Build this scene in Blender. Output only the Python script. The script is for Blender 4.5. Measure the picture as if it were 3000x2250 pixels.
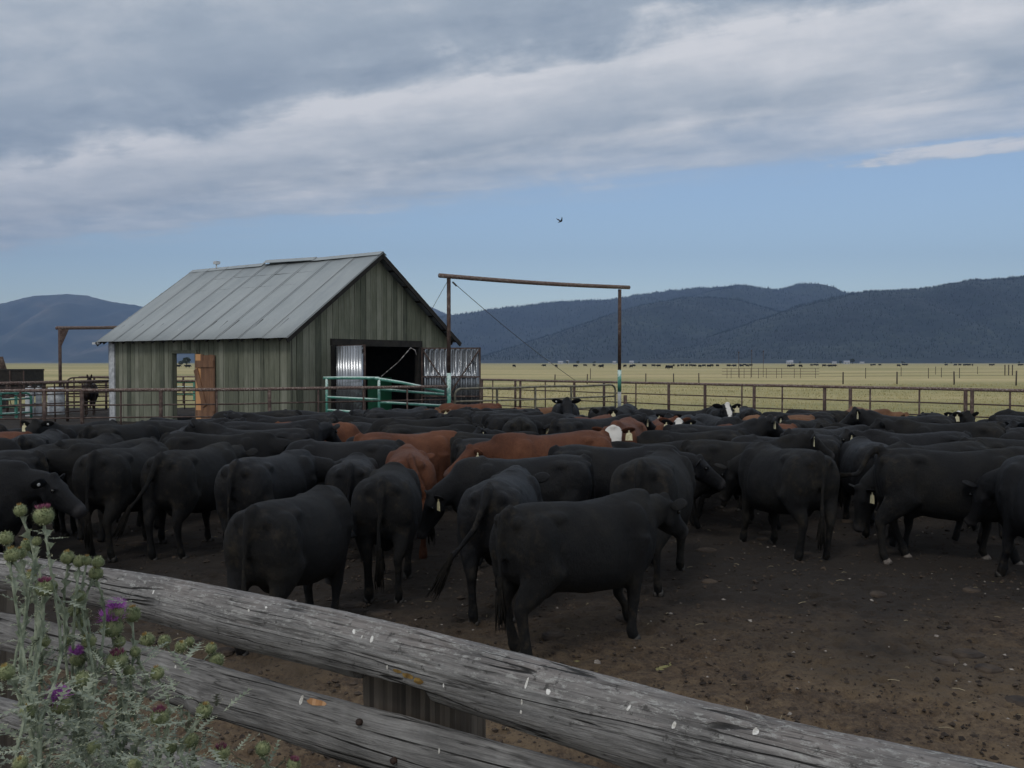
import bpy, bmesh, math, random
import numpy as np
from mathutils import Vector, Matrix, noise as mn
for o in list(bpy.data.objects): bpy.data.objects.remove(o)
R = math.radians
sc = bpy.context.scene
# ------------------------------------------------------------------ camera
FPX, HY, CH = 2800.0, 1062.0, 2.3            # focal length and horizon row of the 3000 px wide picture, camera height
HAZE_D = 8e-5
PITCH = math.atan((1125-HY)/FPX)
cam = bpy.data.objects.new('camera', bpy.data.cameras.new('camera'))
sc.collection.objects.link(cam); sc.camera = cam
cam.location = (0, 0, CH); cam.rotation_euler = (math.pi/2-PITCH, 0, 0)
cam.data.sensor_width = 36; cam.data.lens = 36*FPX/3000
cam.data.clip_start = .05; cam.data.clip_end = 40000
# ------------------------------------------------------------------ exposure, sun, sky
sc.view_settings.view_transform = 'Standard'; sc.view_settings.look = 'None'
sc.view_settings.exposure = 0.0; sc.view_settings.gamma = 1
SUN_EL, SUN_AZ = 48, 205                     # azimuth clockwise from +Y: behind and to the left of the viewer
sun = bpy.data.objects.new('sun', bpy.data.lights.new('sun', 'SUN'))
sc.collection.objects.link(sun)
sun.data.energy = 0.9; sun.data.angle = R(14); sun.data.color = (1, .95, .88)
sv = Vector((math.sin(R(SUN_AZ))*math.cos(R(SUN_EL)), math.cos(R(SUN_AZ))*math.cos(R(SUN_EL)), math.sin(R(SUN_EL))))
sun.rotation_euler = sv.to_track_quat('Z', 'Y').to_euler()

class NT:
    """small helper for building node trees"""
    def __init__(s, tree): s.t = tree; s.n = tree.nodes; s.l = tree.links
    def node(s, typ, ins=None, **kw):
        n = s.n.new(typ)
        for k, v in kw.items(): setattr(n, k, v)
        for k, v in (ins or {}).items():
            if isinstance(v, bpy.types.NodeSocket): s.l.new(v, n.inputs[k])
            else: n.inputs[k].default_value = v
        return n
    def math(s, op, a, b=None, c=None, clamp=False):
        n = s.n.new('ShaderNodeMath'); n.operation = op; n.use_clamp = clamp
        for i, v in enumerate((a, b, c)):
            if v is None: continue
            if isinstance(v, bpy.types.NodeSocket): s.l.new(v, n.inputs[i])
            else: n.inputs[i].default_value = v
        return n.outputs[0]
    def mix(s, f, a, b):
        n = s.n.new('ShaderNodeMix'); n.data_type = 'RGBA'
        for k, v in ((0, f), (6, a), (7, b)):
            if isinstance(v, bpy.types.NodeSocket): s.l.new(v, n.inputs[k])
            else: n.inputs[k].default_value = v if k == 0 else (*v[:3], 1)
        return n.outputs[2]
    def noise(s, vec, scale, detail=4, rough=.55, dist=0, dim='3D'):
        n = s.node('ShaderNodeTexNoise', noise_dimensions=dim)
        if vec is not None: s.l.new(vec, n.inputs['Vector'])
        n.inputs['Scale'].default_value = scale; n.inputs['Detail'].default_value = detail
        n.inputs['Roughness'].default_value = rough; n.inputs['Distortion'].default_value = dist
        return n.outputs[0]
    def ramp(s, f, stops, interp='LINEAR'):
        n = s.n.new('ShaderNodeValToRGB'); s.l.new(f, n.inputs[0]); r = n.color_ramp; r.interpolation = interp
        while len(r.elements) < len(stops): r.elements.new(.5)
        for e, (p, c) in zip(r.elements, stops):
            e.position = p; e.color = (*c, 1) if isinstance(c, tuple) else (c, c, c, 1)
        return n.outputs[0]
    def scaled(s, vec, sx, sy, sz, rot=(0, 0, 0)):
        n = s.node('ShaderNodeMapping', {'Vector': vec, 'Scale': (sx, sy, sz), 'Rotation': rot}); return n.outputs[0]

world = bpy.data.worlds.new('World'); sc.world = world; world.use_nodes = True
w = NT(world.node_tree); w.n.clear()
sky = w.node('ShaderNodeTexSky', sky_type='NISHITA')
sky.sun_disc = False; sky.sun_elevation = R(SUN_EL); sky.sun_rotation = R(SUN_AZ)
sky.altitude = 1300; sky.air_density = 1.2; sky.dust_density = .6; sky.ozone_density = 2.5
tc = w.node('ShaderNodeTexCoord').outputs['Generated']
sp = w.node('ShaderNodeSeparateXYZ', {0: tc})
zc = w.math('MAXIMUM', sp.outputs[2], .02)
X = w.math('DIVIDE', sp.outputs[0], zc); Y = w.math('DIVIDE', sp.outputs[1], zc)
# cloud deck seen in perspective: a = along its edge, b = across it
a = w.math('SUBTRACT', w.math('MULTIPLY', X, .84), w.math('MULTIPLY', Y, .545))
b = w.math('ADD', w.math('MULTIPLY', X, .545), w.math('MULTIPLY', Y, .84))
ab = w.node('ShaderNodeCombineXYZ', {0: w.math('MULTIPLY', a, .55), 1: b, 2: 0.0}).outputs[0]
n1 = w.noise(ab, .9, 6, .6, .5)
n2 = w.math('ADD', w.math('MULTIPLY', w.noise(ab, 3.0, 8, .62, .25), .45), w.math('MULTIPLY', w.noise(w.scaled(tc, 1, 1, 1.9), 8.5, 8, .62, .3), .55))
n3 = w.noise(w.scaled(ab, .5, 1, 1), .42, 3, .5)
nn = w.math('ADD', w.math('MULTIPLY', w.math('SUBTRACT', n1, .5), 1.2), w.math('MULTIPLY', w.math('SUBTRACT', n2, .5), 1.9))
wisp = w.math('SUBTRACT', 1.0, w.math('ADD', w.math('POWER', w.math('DIVIDE', w.math('ADD', a, .62), .75), 2.0), w.math('POWER', w.math('DIVIDE', w.math('SUBTRACT', b, 4.95), .24), 2.0)))
wisp = w.math('MULTIPLY', w.math('ADD', wisp, w.math('MULTIPLY', w.math('SUBTRACT', n2, .5), 6.0)), .9)
edge = w.math('ADD', w.math('SUBTRACT', 4.62, b), w.math('MULTIPLY', nn, 1.0))
edge = w.math('MAXIMUM', w.math('MULTIPLY', edge, .75), w.math('SUBTRACT', wisp, .2))
mask = w.ramp(w.math('MULTIPLY_ADD', edge, .62, .40, clamp=True), [(0, 0.0), (.22, .12), (.50, .80), (.85, .98)], 'EASE')
bw = w.math('ADD', b, w.math('MULTIPLY', w.math('ADD', nn, w.math('MULTIPLY', w.math('SUBTRACT', n3, .5), 1.6)), .65))
br = w.ramp(w.math('DIVIDE', bw, 6.0), [(0, .62), (.2, .60), (.29, .50), (.36, .20), (.41, .26), (.47, .93), (.53, .74), (.60, .50), (.66, .62), (.72, .66), (1, .55)])
br = w.math('ADD', br, w.math('MULTIPLY', w.math('SUBTRACT', n2, .5), 2.2), clamp=True)
br = w.math('ADD', br, w.math('MULTIPLY', w.math('MAXIMUM', w.math('ADD', wisp, .3), 0.0), .5), clamp=True)
ccol = w.ramp(br, [(0, (.22, .26, .31)), (.35, (.29, .33, .375)), (.65, (.40, .425, .455)), (1, (.56, .56, .57))])
hs = w.node('ShaderNodeHueSaturation', {'Saturation': .92, 'Value': 1.0, 'Color': sky.outputs[0]})
bg1 = w.node('ShaderNodeBackground', {'Color': hs.outputs[0], 'Strength': .125})
bg2 = w.node('ShaderNodeBackground', {'Color': ccol, 'Strength': 1.42})
mx = w.node('ShaderNodeMixShader', {0: mask, 1: bg1.outputs[0], 2: bg2.outputs[0]})
out = w.node('ShaderNodeOutputWorld', {'Surface': mx.outputs[0]})

# ------------------------------------------------------------------ helpers
C = sc.collection
def ray(px, py):
    v = Vector((px-1500, FPX, 1125-py)); v.rotate(Matrix.Rotation(-PITCH, 3, 'X')); return v
def P(px, py, d):
    """the place that lies at picture position px, py at depth d"""
    v = ray(px, py); return Vector((0, 0, CH)) + v*(d/v.y)
def G(px, py, z=0.):
    v = ray(px, py); return Vector((0, 0, CH)) + v*((z-CH)/v.z)
def XP(px, d): return (px-1500)/FPX*d

def tag(o, label=None, cat=None, group=None, kind=None):
    if label: o['label'] = label
    if cat: o['category'] = cat
    if group: o['group'] = group
    if kind: o['kind'] = kind
    return o
def thing(name, label, cat, loc=(0, 0, 0), rz=0, group=None):
    o = bpy.data.objects.new(name, None); C.objects.link(o); o.empty_display_size = .2
    o.location = loc; o.rotation_euler = (0, 0, rz)
    return tag(o, label, cat, group)

class MB:
    """collects faces, then links them as one mesh object"""
    def __init__(s): s.v = []; s.f = []; s.m = []
    def add(s, vs, fs, mi=0, M=None):
        b = len(s.v)
        if M is not None: vs = [M @ Vector(v) for v in vs]
        s.v += [tuple(v) for v in vs]; s.f += [tuple(i+b for i in f) for f in fs]; s.m += [mi]*len(fs)
    def box(s, x0, x1, y0, y1, z0, z1, mi=0, M=None):
        vs = [(x, y, z) for x in (x0, x1) for y in (y0, y1) for z in (z0, z1)]
        s.add(vs, [(0, 1, 3, 2), (4, 6, 7, 5), (0, 4, 5, 1), (2, 3, 7, 6), (0, 2, 6, 4), (1, 5, 7, 3)], mi, M)
    def bar(s, p, q, wd, ht, mi=0, up=(0, 0, 1)):
        p, q = Vector(p), Vector(q); d = (q-p); L = d.length; d.normalize()
        sd = d.cross(Vector(up))
        if sd.length < 1e-4: sd = Vector((1, 0, 0))
        sd.normalize(); u = sd.cross(d)
        vs = [p+d*(L*i)+sd*(wd/2*j)+u*(ht/2*k) for i in (0, 1) for j in (-1, 1) for k in (-1, 1)]
        s.add(vs, [(0, 1, 3, 2), (4, 6, 7, 5), (0, 4, 5, 1), (2, 3, 7, 6), (0, 2, 6, 4), (1, 5, 7, 3)], mi)
    def tube(s, pts, rad, n=8, mi=0, side=None, cap=True):
        """rad: number, or per point number or (side radius, up radius)"""
        pts = [Vector(p) for p in pts]; k = len(pts)
        if not hasattr(rad, '__len__'): rad = [rad]*k
        vs = []; prev = Vector(side) if side is not None else None
        for i, p in enumerate(pts):
            t = (pts[min(i+1, k-1)]-pts[max(i-1, 0)]).normalized()
            if prev is None:
                prev = t.cross(Vector((0, 0, 1)))
                if prev.length < .05: prev = Vector((0, 1, 0))
            sd = (prev - t*prev.dot(t)).normalized(); prev = sd; u = sd.cross(t)
            r = rad[i]; ra, rb = r if hasattr(r, '__len__') else (r, r)
            for j in range(n):
                an = 2*math.pi*j/n; vs.append(p+sd*(math.cos(an)*ra)+u*(math.sin(an)*rb))
        fs = [(i*n+j, i*n+(j+1) % n, (i+1)*n+(j+1) % n, (i+1)*n+j) for i in range(k-1) for j in range(n)]
        if cap: fs += [tuple(range(n))[::-1], tuple((k-1)*n+j for j in range(n))]
        s.add(vs, fs, mi)
    def ball(s, c, r, nu=12, nv=8, mi=0, M=None):
        if not hasattr(r, '__len__'): r = (r, r, r)
        M = M or Matrix.Identity(3); c = Vector(c); vs = [c+M@Vector((0, 0, -r[2]))]
        for i in range(1, nv):
            ph = math.pi*i/nv - math.pi/2
            for j in range(nu):
                th = 2*math.pi*j/nu
                vs.append(c+M@Vector((r[0]*math.cos(ph)*math.cos(th), r[1]*math.cos(ph)*math.sin(th), r[2]*math.sin(ph))))
        vs.append(c+M@Vector((0, 0, r[2]))); e = len(vs)-1
        fs = [(0, 1+(j+1) % nu, 1+j) for j in range(nu)]
        for i in range(nv-2):
            o = 1+i*nu; fs += [(o+j, o+(j+1) % nu, o+nu+(j+1) % nu, o+nu+j) for j in range(nu)]
        o = 1+(nv-2)*nu; fs += [(o+j, o+(j+1) % nu, e) for j in range(nu)]
        s.add(vs, fs, mi)
    def mesh(s, name, mats, smooth=True):
        me = bpy.data.meshes.new(name); me.from_pydata(s.v, [], s.f)
        for m in (mats if isinstance(mats, (list, tuple)) else [mats]): me.materials.append(m)
        if len(set(s.m)) > 1: me.polygons.foreach_set('material_index', s.m)
        if smooth: me.polygons.foreach_set('use_smooth', [True]*len(me.polygons))
        me.update(); return me
    def build(s, name, mats, parent=None, smooth=False, M=None):
        o = bpy.data.objects.new(name, s.mesh(name, mats, smooth)); C.objects.link(o)
        if parent is not None: o.parent = parent
        if M is not None: o.matrix_basis = M
        return o
def autosmooth(o, ang=40):
    me = o.data; bm = bmesh.new(); bm.from_mesh(me)
    for e in bm.edges:
        e.smooth = not (len(e.link_faces) == 2 and e.calc_face_angle(0) > R(ang))
    for f in bm.faces: f.smooth = True
    bm.to_mesh(me); bm.free(); return o

# ------------------------------------------------------------------ materials
def mat(name, fn, rough=.8, **kw):
    m = bpy.data.materials.new(name); m.use_nodes = True; t = NT(m.node_tree)
    bs = t.n['Principled BSDF']; bs.inputs['Roughness'].default_value = rough
    for k, v in kw.items(): bs.inputs[k.replace('_', ' ')].default_value = v
    tcn = t.node('ShaderNodeTexCoord'); co = tcn.outputs['Object']
    fn(t, bs, co); return m
def setc(t, bs, c): t.l.new(c, bs.inputs['Base Color'])
def bump(t, bs, h, strength=.5, dist=.01):
    n = t.node('ShaderNodeBump', {'Height': h, 'Strength': strength, 'Distance': dist}); t.l.new(n.outputs[0], bs.inputs['Normal']); return n
def two(c1, c2, scale=8, detail=5, lo=.35, hi=.65, bs_=.3, bd=.005):
    def fn(t, bs, co):
        n = t.noise(co, scale, detail, .6); setc(t, bs, t.ramp(n, [(lo, c1), (hi, c2)]))
        if bs_: bump(t, bs, t.noise(co, scale*5, 4, .6), bs_, bd)
    return fn
def rustf(t, bs, co):
    n = t.noise(co, 7, 6, .7); setc(t, bs, t.ramp(n, [(.3, (.028, .019, .018)), (.5, (.07, .042, .034)), (.62, (.13, .095, .08)), (.75, (.22, .19, .17))]))
    bump(t, bs, t.noise(co, 60, 4), .4, .003)
M_rust = mat('rusty_pipe', rustf, .75, Metallic=.15)
def rusttop(t, bs, co):
    n = t.noise(t.scaled(co, 1, 1, 1), 22, 5, .75); n2 = t.noise(co, 2.2, 3)
    c = t.ramp(n, [(.34, (.04, .028, .025)), (.48, (.12, .075, .06)), (.56, (.24, .19, .165)), (.66, (.48, .45, .41))])
    setc(t, bs, t.mix(t.math('MULTIPLY', n2, .4), c, (.10, .05, .04))); bump(t, bs, n, .5, .004)
M_rustrail = mat('droppings_stained_rusty_rail', rusttop, .8)
def mintf(t, bs, co):
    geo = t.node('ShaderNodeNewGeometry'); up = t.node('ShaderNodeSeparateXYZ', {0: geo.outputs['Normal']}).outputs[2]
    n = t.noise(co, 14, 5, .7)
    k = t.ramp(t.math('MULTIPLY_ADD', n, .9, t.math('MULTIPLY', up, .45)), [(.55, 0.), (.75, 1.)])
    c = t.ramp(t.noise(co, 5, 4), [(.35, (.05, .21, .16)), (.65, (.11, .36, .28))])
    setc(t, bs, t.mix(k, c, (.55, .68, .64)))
M_mint = mat('peeling_mint_paint', mintf, .55)
M_greygate = mat('dull_olive_pipe', two((.07, .065, .045), (.22, .20, .15), 9), .6)
M_dark = mat('dark_old_wood', two((.012, .011, .010), (.03, .026, .022), 6), .95)
M_white = mat('weathered_white_paint', two((.32, .34, .36), (.60, .62, .64), 6), .6)
M_cable = mat('steel_cable', two((.05, .05, .055), (.1, .1, .1), 20), .5, Metallic=.6)

def boards(width, c1, c2, c3, seed=0.):
    def fn(t, bs, co):
        sp = t.node('ShaderNodeSeparateXYZ', {0: co})
        idx = t.math('FLOOR', t.math('DIVIDE', sp.outputs[0], width))
        wn = t.node('ShaderNodeTexWhiteNoise', {'W': t.math('ADD', idx, seed)}, noise_dimensions='1D')
        off = t.node('ShaderNodeCombineXYZ', {2: t.math('MULTIPLY', wn.outputs[0], 37.)})
        v = t.node('ShaderNodeVectorMath', {0: co, 1: off.outputs[0]}, operation='ADD').outputs[0]
        g = t.noise(t.scaled(v, 28, 28, 1.6), 1, 6, .65, .3); big = t.noise(v, 1.1, 4)
        f = t.math('ADD', t.math('MULTIPLY', g, .55), t.math('ADD', t.math('MULTIPLY', wn.outputs[0], .33), t.math('MULTIPLY', big, .35)))
        c = t.ramp(f, [(.38, c1), (.62, c2), (.85, c3)])
        sp2 = t.noise(t.scaled(v, 30, 30, 8), 1, 3, .7)
        c = t.mix(t.ramp(sp2, [(.66, 0.), (.74, .55)]), c, (.26, .27, .25))
        setc(t, bs, c); bump(t, bs, g, .5, .006)
    return fn
M_board = mat('weathered_green_board', boards(.27, (.06, .068, .05), (.145, .155, .112), (.27, .275, .22)), .9)
M_orange = mat('bare_new_board', boards(.3, (.42, .20, .08), (.58, .30, .13), (.66, .38, .18)), .7)
M_browndoor = mat('stained_brown_board', boards(.17, (.06, .038, .026), (.16, .082, .046), (.28, .15, .08), 5.), .85)
def rooff(t, bs, co):
    sp = t.node('ShaderNodeSeparateXYZ', {0: co})
    idx = t.math('FLOOR', t.math('DIVIDE', sp.outputs[0], .93))
    wn = t.node('ShaderNodeTexWhiteNoise', {'W': idx}, noise_dimensions='1D').outputs[0]
    n = t.noise(t.scaled(co, 1.5, .5, .5), 1.2, 5, .6); sp_ = t.noise(co, 9, 5, .7)
    f = t.math('ADD', t.math('MULTIPLY', n, .6), t.math('ADD', t.math('MULTIPLY', wn, .08), t.math('MULTIPLY', sp_, .25)))
    c = t.ramp(f, [(.35, (.265, .295, .31)), (.6, (.335, .365, .375)), (.85, (.41, .44, .45))])
    v = t.node('ShaderNodeTexVoronoi', {'Vector': t.scaled(co, .9, 1.1, 1), 'Scale': 1.4, 'Randomness': 1.0})
    dot = t.ramp(v.outputs[0], [(.025, 1.), (.045, 0.)])
    c = t.mix(t.math('MULTIPLY', dot, .7), c, (.6, .63, .65))
    setc(t, bs, c)
M_roof = mat('galvanised_roof_sheet', rooff, .55)
M_roofseam = mat('dark_rust_roof_seam', two((.03, .03, .03), (.07, .06, .055), 9), .9)  # thin dark rust line laid along each sheet overlap
def corrf(t, bs, co):
    n = t.noise(t.scaled(co, 6, 6, .6), 1, 5, .6); setc(t, bs, t.ramp(n, [(.3, (.20, .215, .23)), (.7, (.40, .42, .45))]))
M_corr = mat('galvanised_corrugated_sheet', corrf, .24, Metallic=.75)
M_greenpanel = mat('green_panel_paint', two((.02, .12, .06), (.03, .17, .085), 4), .5)
# ------------------------------------------------------------------ terrain
def grassf(t, bs, co):
    sp = t.node('ShaderNodeSeparateXYZ', {0: co})
    n = t.noise(t.scaled(co, .25, 1, 1), .045, 6, .62, .4); n2 = t.noise(co, .9, 6, .7); n3 = t.noise(t.scaled(co, .12, 1, 1), .006, 4, .6)
    f = t.math('ADD', t.math('MULTIPLY', n, .5), t.math('ADD', t.math('MULTIPLY', n2, .28), t.math('MULTIPLY', n3, .3)))
    c = t.ramp(f, [(.40, (.13, .13, .045)), (.48, (.25, .235, .095)), (.545, (.38, .32, .145)), (.64, (.52, .42, .22))])
    far = t.ramp(t.math('DIVIDE', sp.outputs[1], 6500.), [(.06, 0.), (.35, .5), (.7, .8)])
    c = t.mix(far, c, t.mix(n3, (.09, .11, .05), (.24, .22, .12)))
    near = t.ramp(t.math('DIVIDE', sp.outputs[1], 200.), [(.15, .6), (.38, 0.)])
    c = t.mix(near, c, t.mix(n2, (.14, .145, .05), (.33, .29, .12)))
    setc(t, bs, c); bump(t, bs, t.noise(co, 3.5, 5, .7), .6, .08)
M_grass = mat('dry_pasture_ground', grassf, .95)
g = MB()
xs = [-9000, -3000, -800, -200, -60, -20, 0, 20, 60, 200, 800, 3000, 9000]; ys = [-30, 0, 20, 50, 100, 200, 400, 800, 1500, 3000, 5000, 8000, 12500]
g.add([(x, y, -.02) for y in ys for x in xs], [(j*13+i, j*13+i+1, (j+1)*13+i+1, (j+1)*13+i) for j in range(12) for i in range(12)])
tag(g.build('ground', M_grass), kind='structure')

def dirtf(t, bs, co):
    sp = t.node('ShaderNodeSeparateXYZ', {0: co})
    big = t.noise(co, .45, 5, .6, .6); med = t.noise(co, 3.2, 6, .68); fine = t.noise(t.scaled(co, 1, .8, 1), 19, 6, .8); fine2 = t.noise(co, 70, 3, .7)
    f = t.math('ADD', t.math('MULTIPLY', big, .42), t.math('ADD', t.math('MULTIPLY', med, .25), t.math('ADD', t.math('MULTIPLY', fine, .42), t.math('MULTIPLY', fine2, .12))))
    c = t.ramp(f, [(.44, (.016, .009, .006)), (.505, (.047, .029, .017)), (.57, (.108, .070, .041)), (.65, (.195, .135, .078))])
    v = t.node('ShaderNodeTexVoronoi', {'Vector': co, 'Scale': 9.0, 'Randomness': 1.0})
    peb = t.ramp(v.outputs[0], [(.05, 1.), (.09, 0.)])
    c = t.mix(t.math('MULTIPLY', peb, .5), c, (.17, .14, .12))
    dk = t.ramp(t.noise(co, 24, 5, .7, .8), [(.58, 0.), (.66, .8)])
    lt = t.ramp(t.noise(co, 31, 4, .7), [(.64, 0.), (.72, .35)])
    c = t.mix(lt, c, (.19, .14, .10))
    c = t.mix(dk, c, (.018, .012, .010))
    wet = t.ramp(t.math('MULTIPLY_ADD', sp.outputs[1], .06, t.math('MULTIPLY', big, .4)), [(.585, 0.), (.74, .93)])
    c = t.mix(wet, c, (.013, .0085, .006))
    setc(t, bs, c)
    hv = t.node('ShaderNodeTexVoronoi', {'Vector': co, 'Scale': 5.5, 'Randomness': 1.0}, feature='SMOOTH_F1')
    h = t.math('ADD', t.math('MULTIPLY_ADD', med, 1.6, t.math('MULTIPLY', hv.outputs[0], 1.6)), t.math('ADD', fine, t.math('MULTIPLY', fine2, .3)))
    bump(t, bs, h, .9, .06)
M_dirt = mat('trampled_corral_dirt', dirtf, .95)
PEN = [(-40, -6), (-40, 60), (-18, 60), (-3, 49), (-1.0, 45), (4.4, 38.4), (14.6, 27.4), (30, 11), (30, -6)]
bm = bmesh.new()
def inpen(x, y):
    c = False; n = len(PEN)
    for i in range(n):
        (x1, y1), (x2, y2) = PEN[i], PEN[i-1]
        if (y1 > y) != (y2 > y) and x < (x2-x1)*(y-y1)/(y2-y1)+x1: c = not c
    return c
g = MB(); NX, NY = 230, 200
def gz(x, y):
    k = .045*(mn.noise(Vector((x*.9, y*.9, 0)))+.5*mn.noise(Vector((x*2.7, y*2.7, 3)))+.35*mn.noise(Vector((x*7, y*7, 8))))
    return k
def axis(lo, hi, a0, a1, coarse, fine):
    v = []; q = lo
    while q < hi:
        v.append(q); q += fine if a0 <= q < a1 else coarse
    return v+[hi]
gx = axis(-40, 30, -4.0, 5.6, .35, .045); gy = axis(-6, 48, 4.2, 10.5, .3, .045); NX, NY = len(gx), len(gy)
idx = {}
for j in range(NY):
    for i in range(NX):
        x, y = gx[i], gy[j]; idx[i, j] = len(g.v); g.v.append((x, y, .012+gz(x, y)+.02))
pv = np.array(g.v); random.seed(4)
for k in range(1500):                     # hoof prints pressed into the loose dirt
    y0 = random.uniform(4.4, 10.3); x0 = random.uniform(-.56, .56)*y0; r0 = random.uniform(.040, .062); dp = random.uniform(.010, .026)
    if not -3.9 < x0 < 5.5: continue
    a0 = random.random()*3.14; sx, sy = math.cos(a0), math.sin(a0)
    m_ = (np.abs(pv[:, 0]-x0) < .2) & (np.abs(pv[:, 1]-y0) < .2); q_ = pv[m_]; dx, dy = q_[:, 0]-x0, q_[:, 1]-y0
    dd = np.sqrt(((dx*sx+dy*sy)/1.25)**2+(dy*sx-dx*sy)**2)/r0
    pv[m_, 2] += -dp*np.exp(-dd**4)+dp*.35*np.exp(-((dd-1.55)/.4)**2)
g.v = [tuple(v) for v in pv]
for j in range(NY-1):
    for i in range(NX-1):
        if inpen(gx[i]+.15, gy[j]+.13):
            g.f.append((idx[i, j], idx[i+1, j], idx[i+1, j+1], idx[i, j+1])); g.m.append(0)
tag(g.build('pen_floor', M_dirt, smooth=True), kind='structure')
# finer clods in the open foreground corner of the pen
random.seed(3)
g = MB()
for k in range(17000):
    y = 4.2+random.random()**1.4*12; x = random.uniform(-.58, .6)*y
    if not inpen(x, y): continue
    s = random.choice((.004, .006, .008, .011, .017))*random.uniform(.7, 1.5)
    if random.random() < .04: s *= 1.7
    Mx = Matrix.Rotation(random.random()*6, 3, 'Z')@Matrix.Rotation(random.uniform(-.6, .6), 3, 'X')
    c = Vector((x, y, .032+gz(x, y)+s*.2)); vs = []
    for q in ((1, 0, 0), (-1, 0, 0), (0, 1, 0), (0, -1, 0), (0, 0, .7), (0, 0, -.7)):
        vs.append(c+Mx@(Vector(q)*s*random.uniform(.7, 1.35)))
    g.add(vs, [(0, 2, 4), (2, 1, 4), (1, 3, 4), (3, 0, 4), (2, 0, 5), (1, 2, 5), (3, 1, 5), (0, 3, 5)], 0 if random.random() < .97 else 1)
M_clod = mat('dark_dirt_clod', two((.02, .014, .011), (.06, .043, .03), 5, 3, .4, .6, 0), .95)
M_peb = mat('pale_pebble', two((.12, .10, .085), (.30, .27, .24), 7, 3, .4, .6, 0), .9)
for k in range(46):                       # dried manure pats
    y = 4.6+random.random()**1.1*9; x = random.uniform(-.5, .56)*y
    if not inpen(x, y): continue
    r = random.uniform(.07, .14); z = .032+gz(x, y); n_ = 14; vs = []
    for rr, hh in ((1, -.01), (.92, .012), (.6, .026), (.25, .022)):
        for q in range(n_):
            a_ = 6.283*q/n_; w_ = r*rr*(1+.18*mn.noise(Vector((math.cos(a_)*1.5+k, math.sin(a_)*1.5, 0)))); vs.append((x+math.cos(a_)*w_, y+math.sin(a_)*w_, z+hh+.004*random.random()))
    g.add(vs, [(a_*n_+q, a_*n_+(q+1) % n_, (a_+1)*n_+(q+1) % n_, (a_+1)*n_+q) for a_ in range(3) for q in range(n_)]+[tuple(3*n_+q for q in range(n_))])
tag(g.build('dirt_clods', [M_clod, M_peb]), kind='stuff')
g = MB()
for k in range(150):
    y = 4.5+random.random()**1.3*10; x = random.uniform(-.5, .58)*y
    if not inpen(x, y): continue
    L = random.uniform(.02, .09); an = random.random()*6.3; z = .045+gz(x, y)
    p = Vector((x, y, z)); d = Vector((math.cos(an), math.sin(an), random.uniform(-.05, .12)))*L
    g.tube([p, p+d*.5+Vector((0, 0, .006)), p+d], .0018, 3, cap=False)
M_straw = mat('straw', two((.30, .25, .15), (.45, .38, .24), 5, 3, .4, .6, 0), .8)
tag(g.build('straw', M_straw), kind='stuff')

# pasture grass just beyond the pipe fence
random.seed(11); g = MB(); cnt = 0
while cnt < 30000:
    y = 27+random.random()**1.6*75; x = random.uniform(-.62, .6)*y
    if inpen(x, y) or inpen(x-.4, y-.4): continue
    if mn.noise(Vector((x*.25, y*.25, 0))) < random.uniform(-.6, .25): continue
    cnt += 1; h = random.uniform(.03, .10)*(1+y/110); wd = .006*(1+y/30); an = random.random()*3.14
    dx, dy = math.cos(an)*wd, math.sin(an)*wd; lx, ly = random.uniform(-.4, .4)*h, random.uniform(-.4, .4)*h
    g.add([(x-dx, y-dy, -.02), (x+dx, y+dy, -.02), (x+lx, y+ly, -.02+h)], [(0, 1, 2)])
M_blade = mat('dry_grass_blade', two((.20, .19, .07), (.46, .39, .19), .25, 3, .4, .6, 0), .9)
tag(g.build('grass', M_blade), kind='stuff')

# hills: (crest depth, base depth, ridge line read as picture column and row)
def forestf(t, bs, co):
    n = t.noise(co, .0035, 5, .6); n2 = t.noise(t.scaled(co, 1, 1, 1.5), .035, 4, .75)
    f = t.math('ADD', t.math('MULTIPLY', n, .5), t.math('MULTIPLY', n2, .55))
    setc(t, bs, t.ramp(f, [(.42, (.005, .010, .012)), (.55, (.014, .024, .024)), (.64, (.034, .046, .036)), (.74, (.07, .08, .06))]))
M_forest = mat('dark_conifer_slope', forestf, 1.0)
def bareslope(t, bs, co):
    n = t.noise(co, .0025, 6, .6)
    setc(t, bs, t.ramp(n, [(.4, (.02, .03, .024)), (.55, (.05, .055, .04)), (.68, (.12, .10, .075))]))
M_hill = mat('distant_hillside', bareslope, 1.0)
def interp(tab, x):
    if x <= tab[0][0]: return tab[0][1]
    for (x0, y0), (x1, y1) in zip(tab, tab[1:]):
        if x <= x1:
            k = (x-x0)/(x1-x0); return y0+(y1-y0)*k
    return tab[-1][1]
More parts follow.
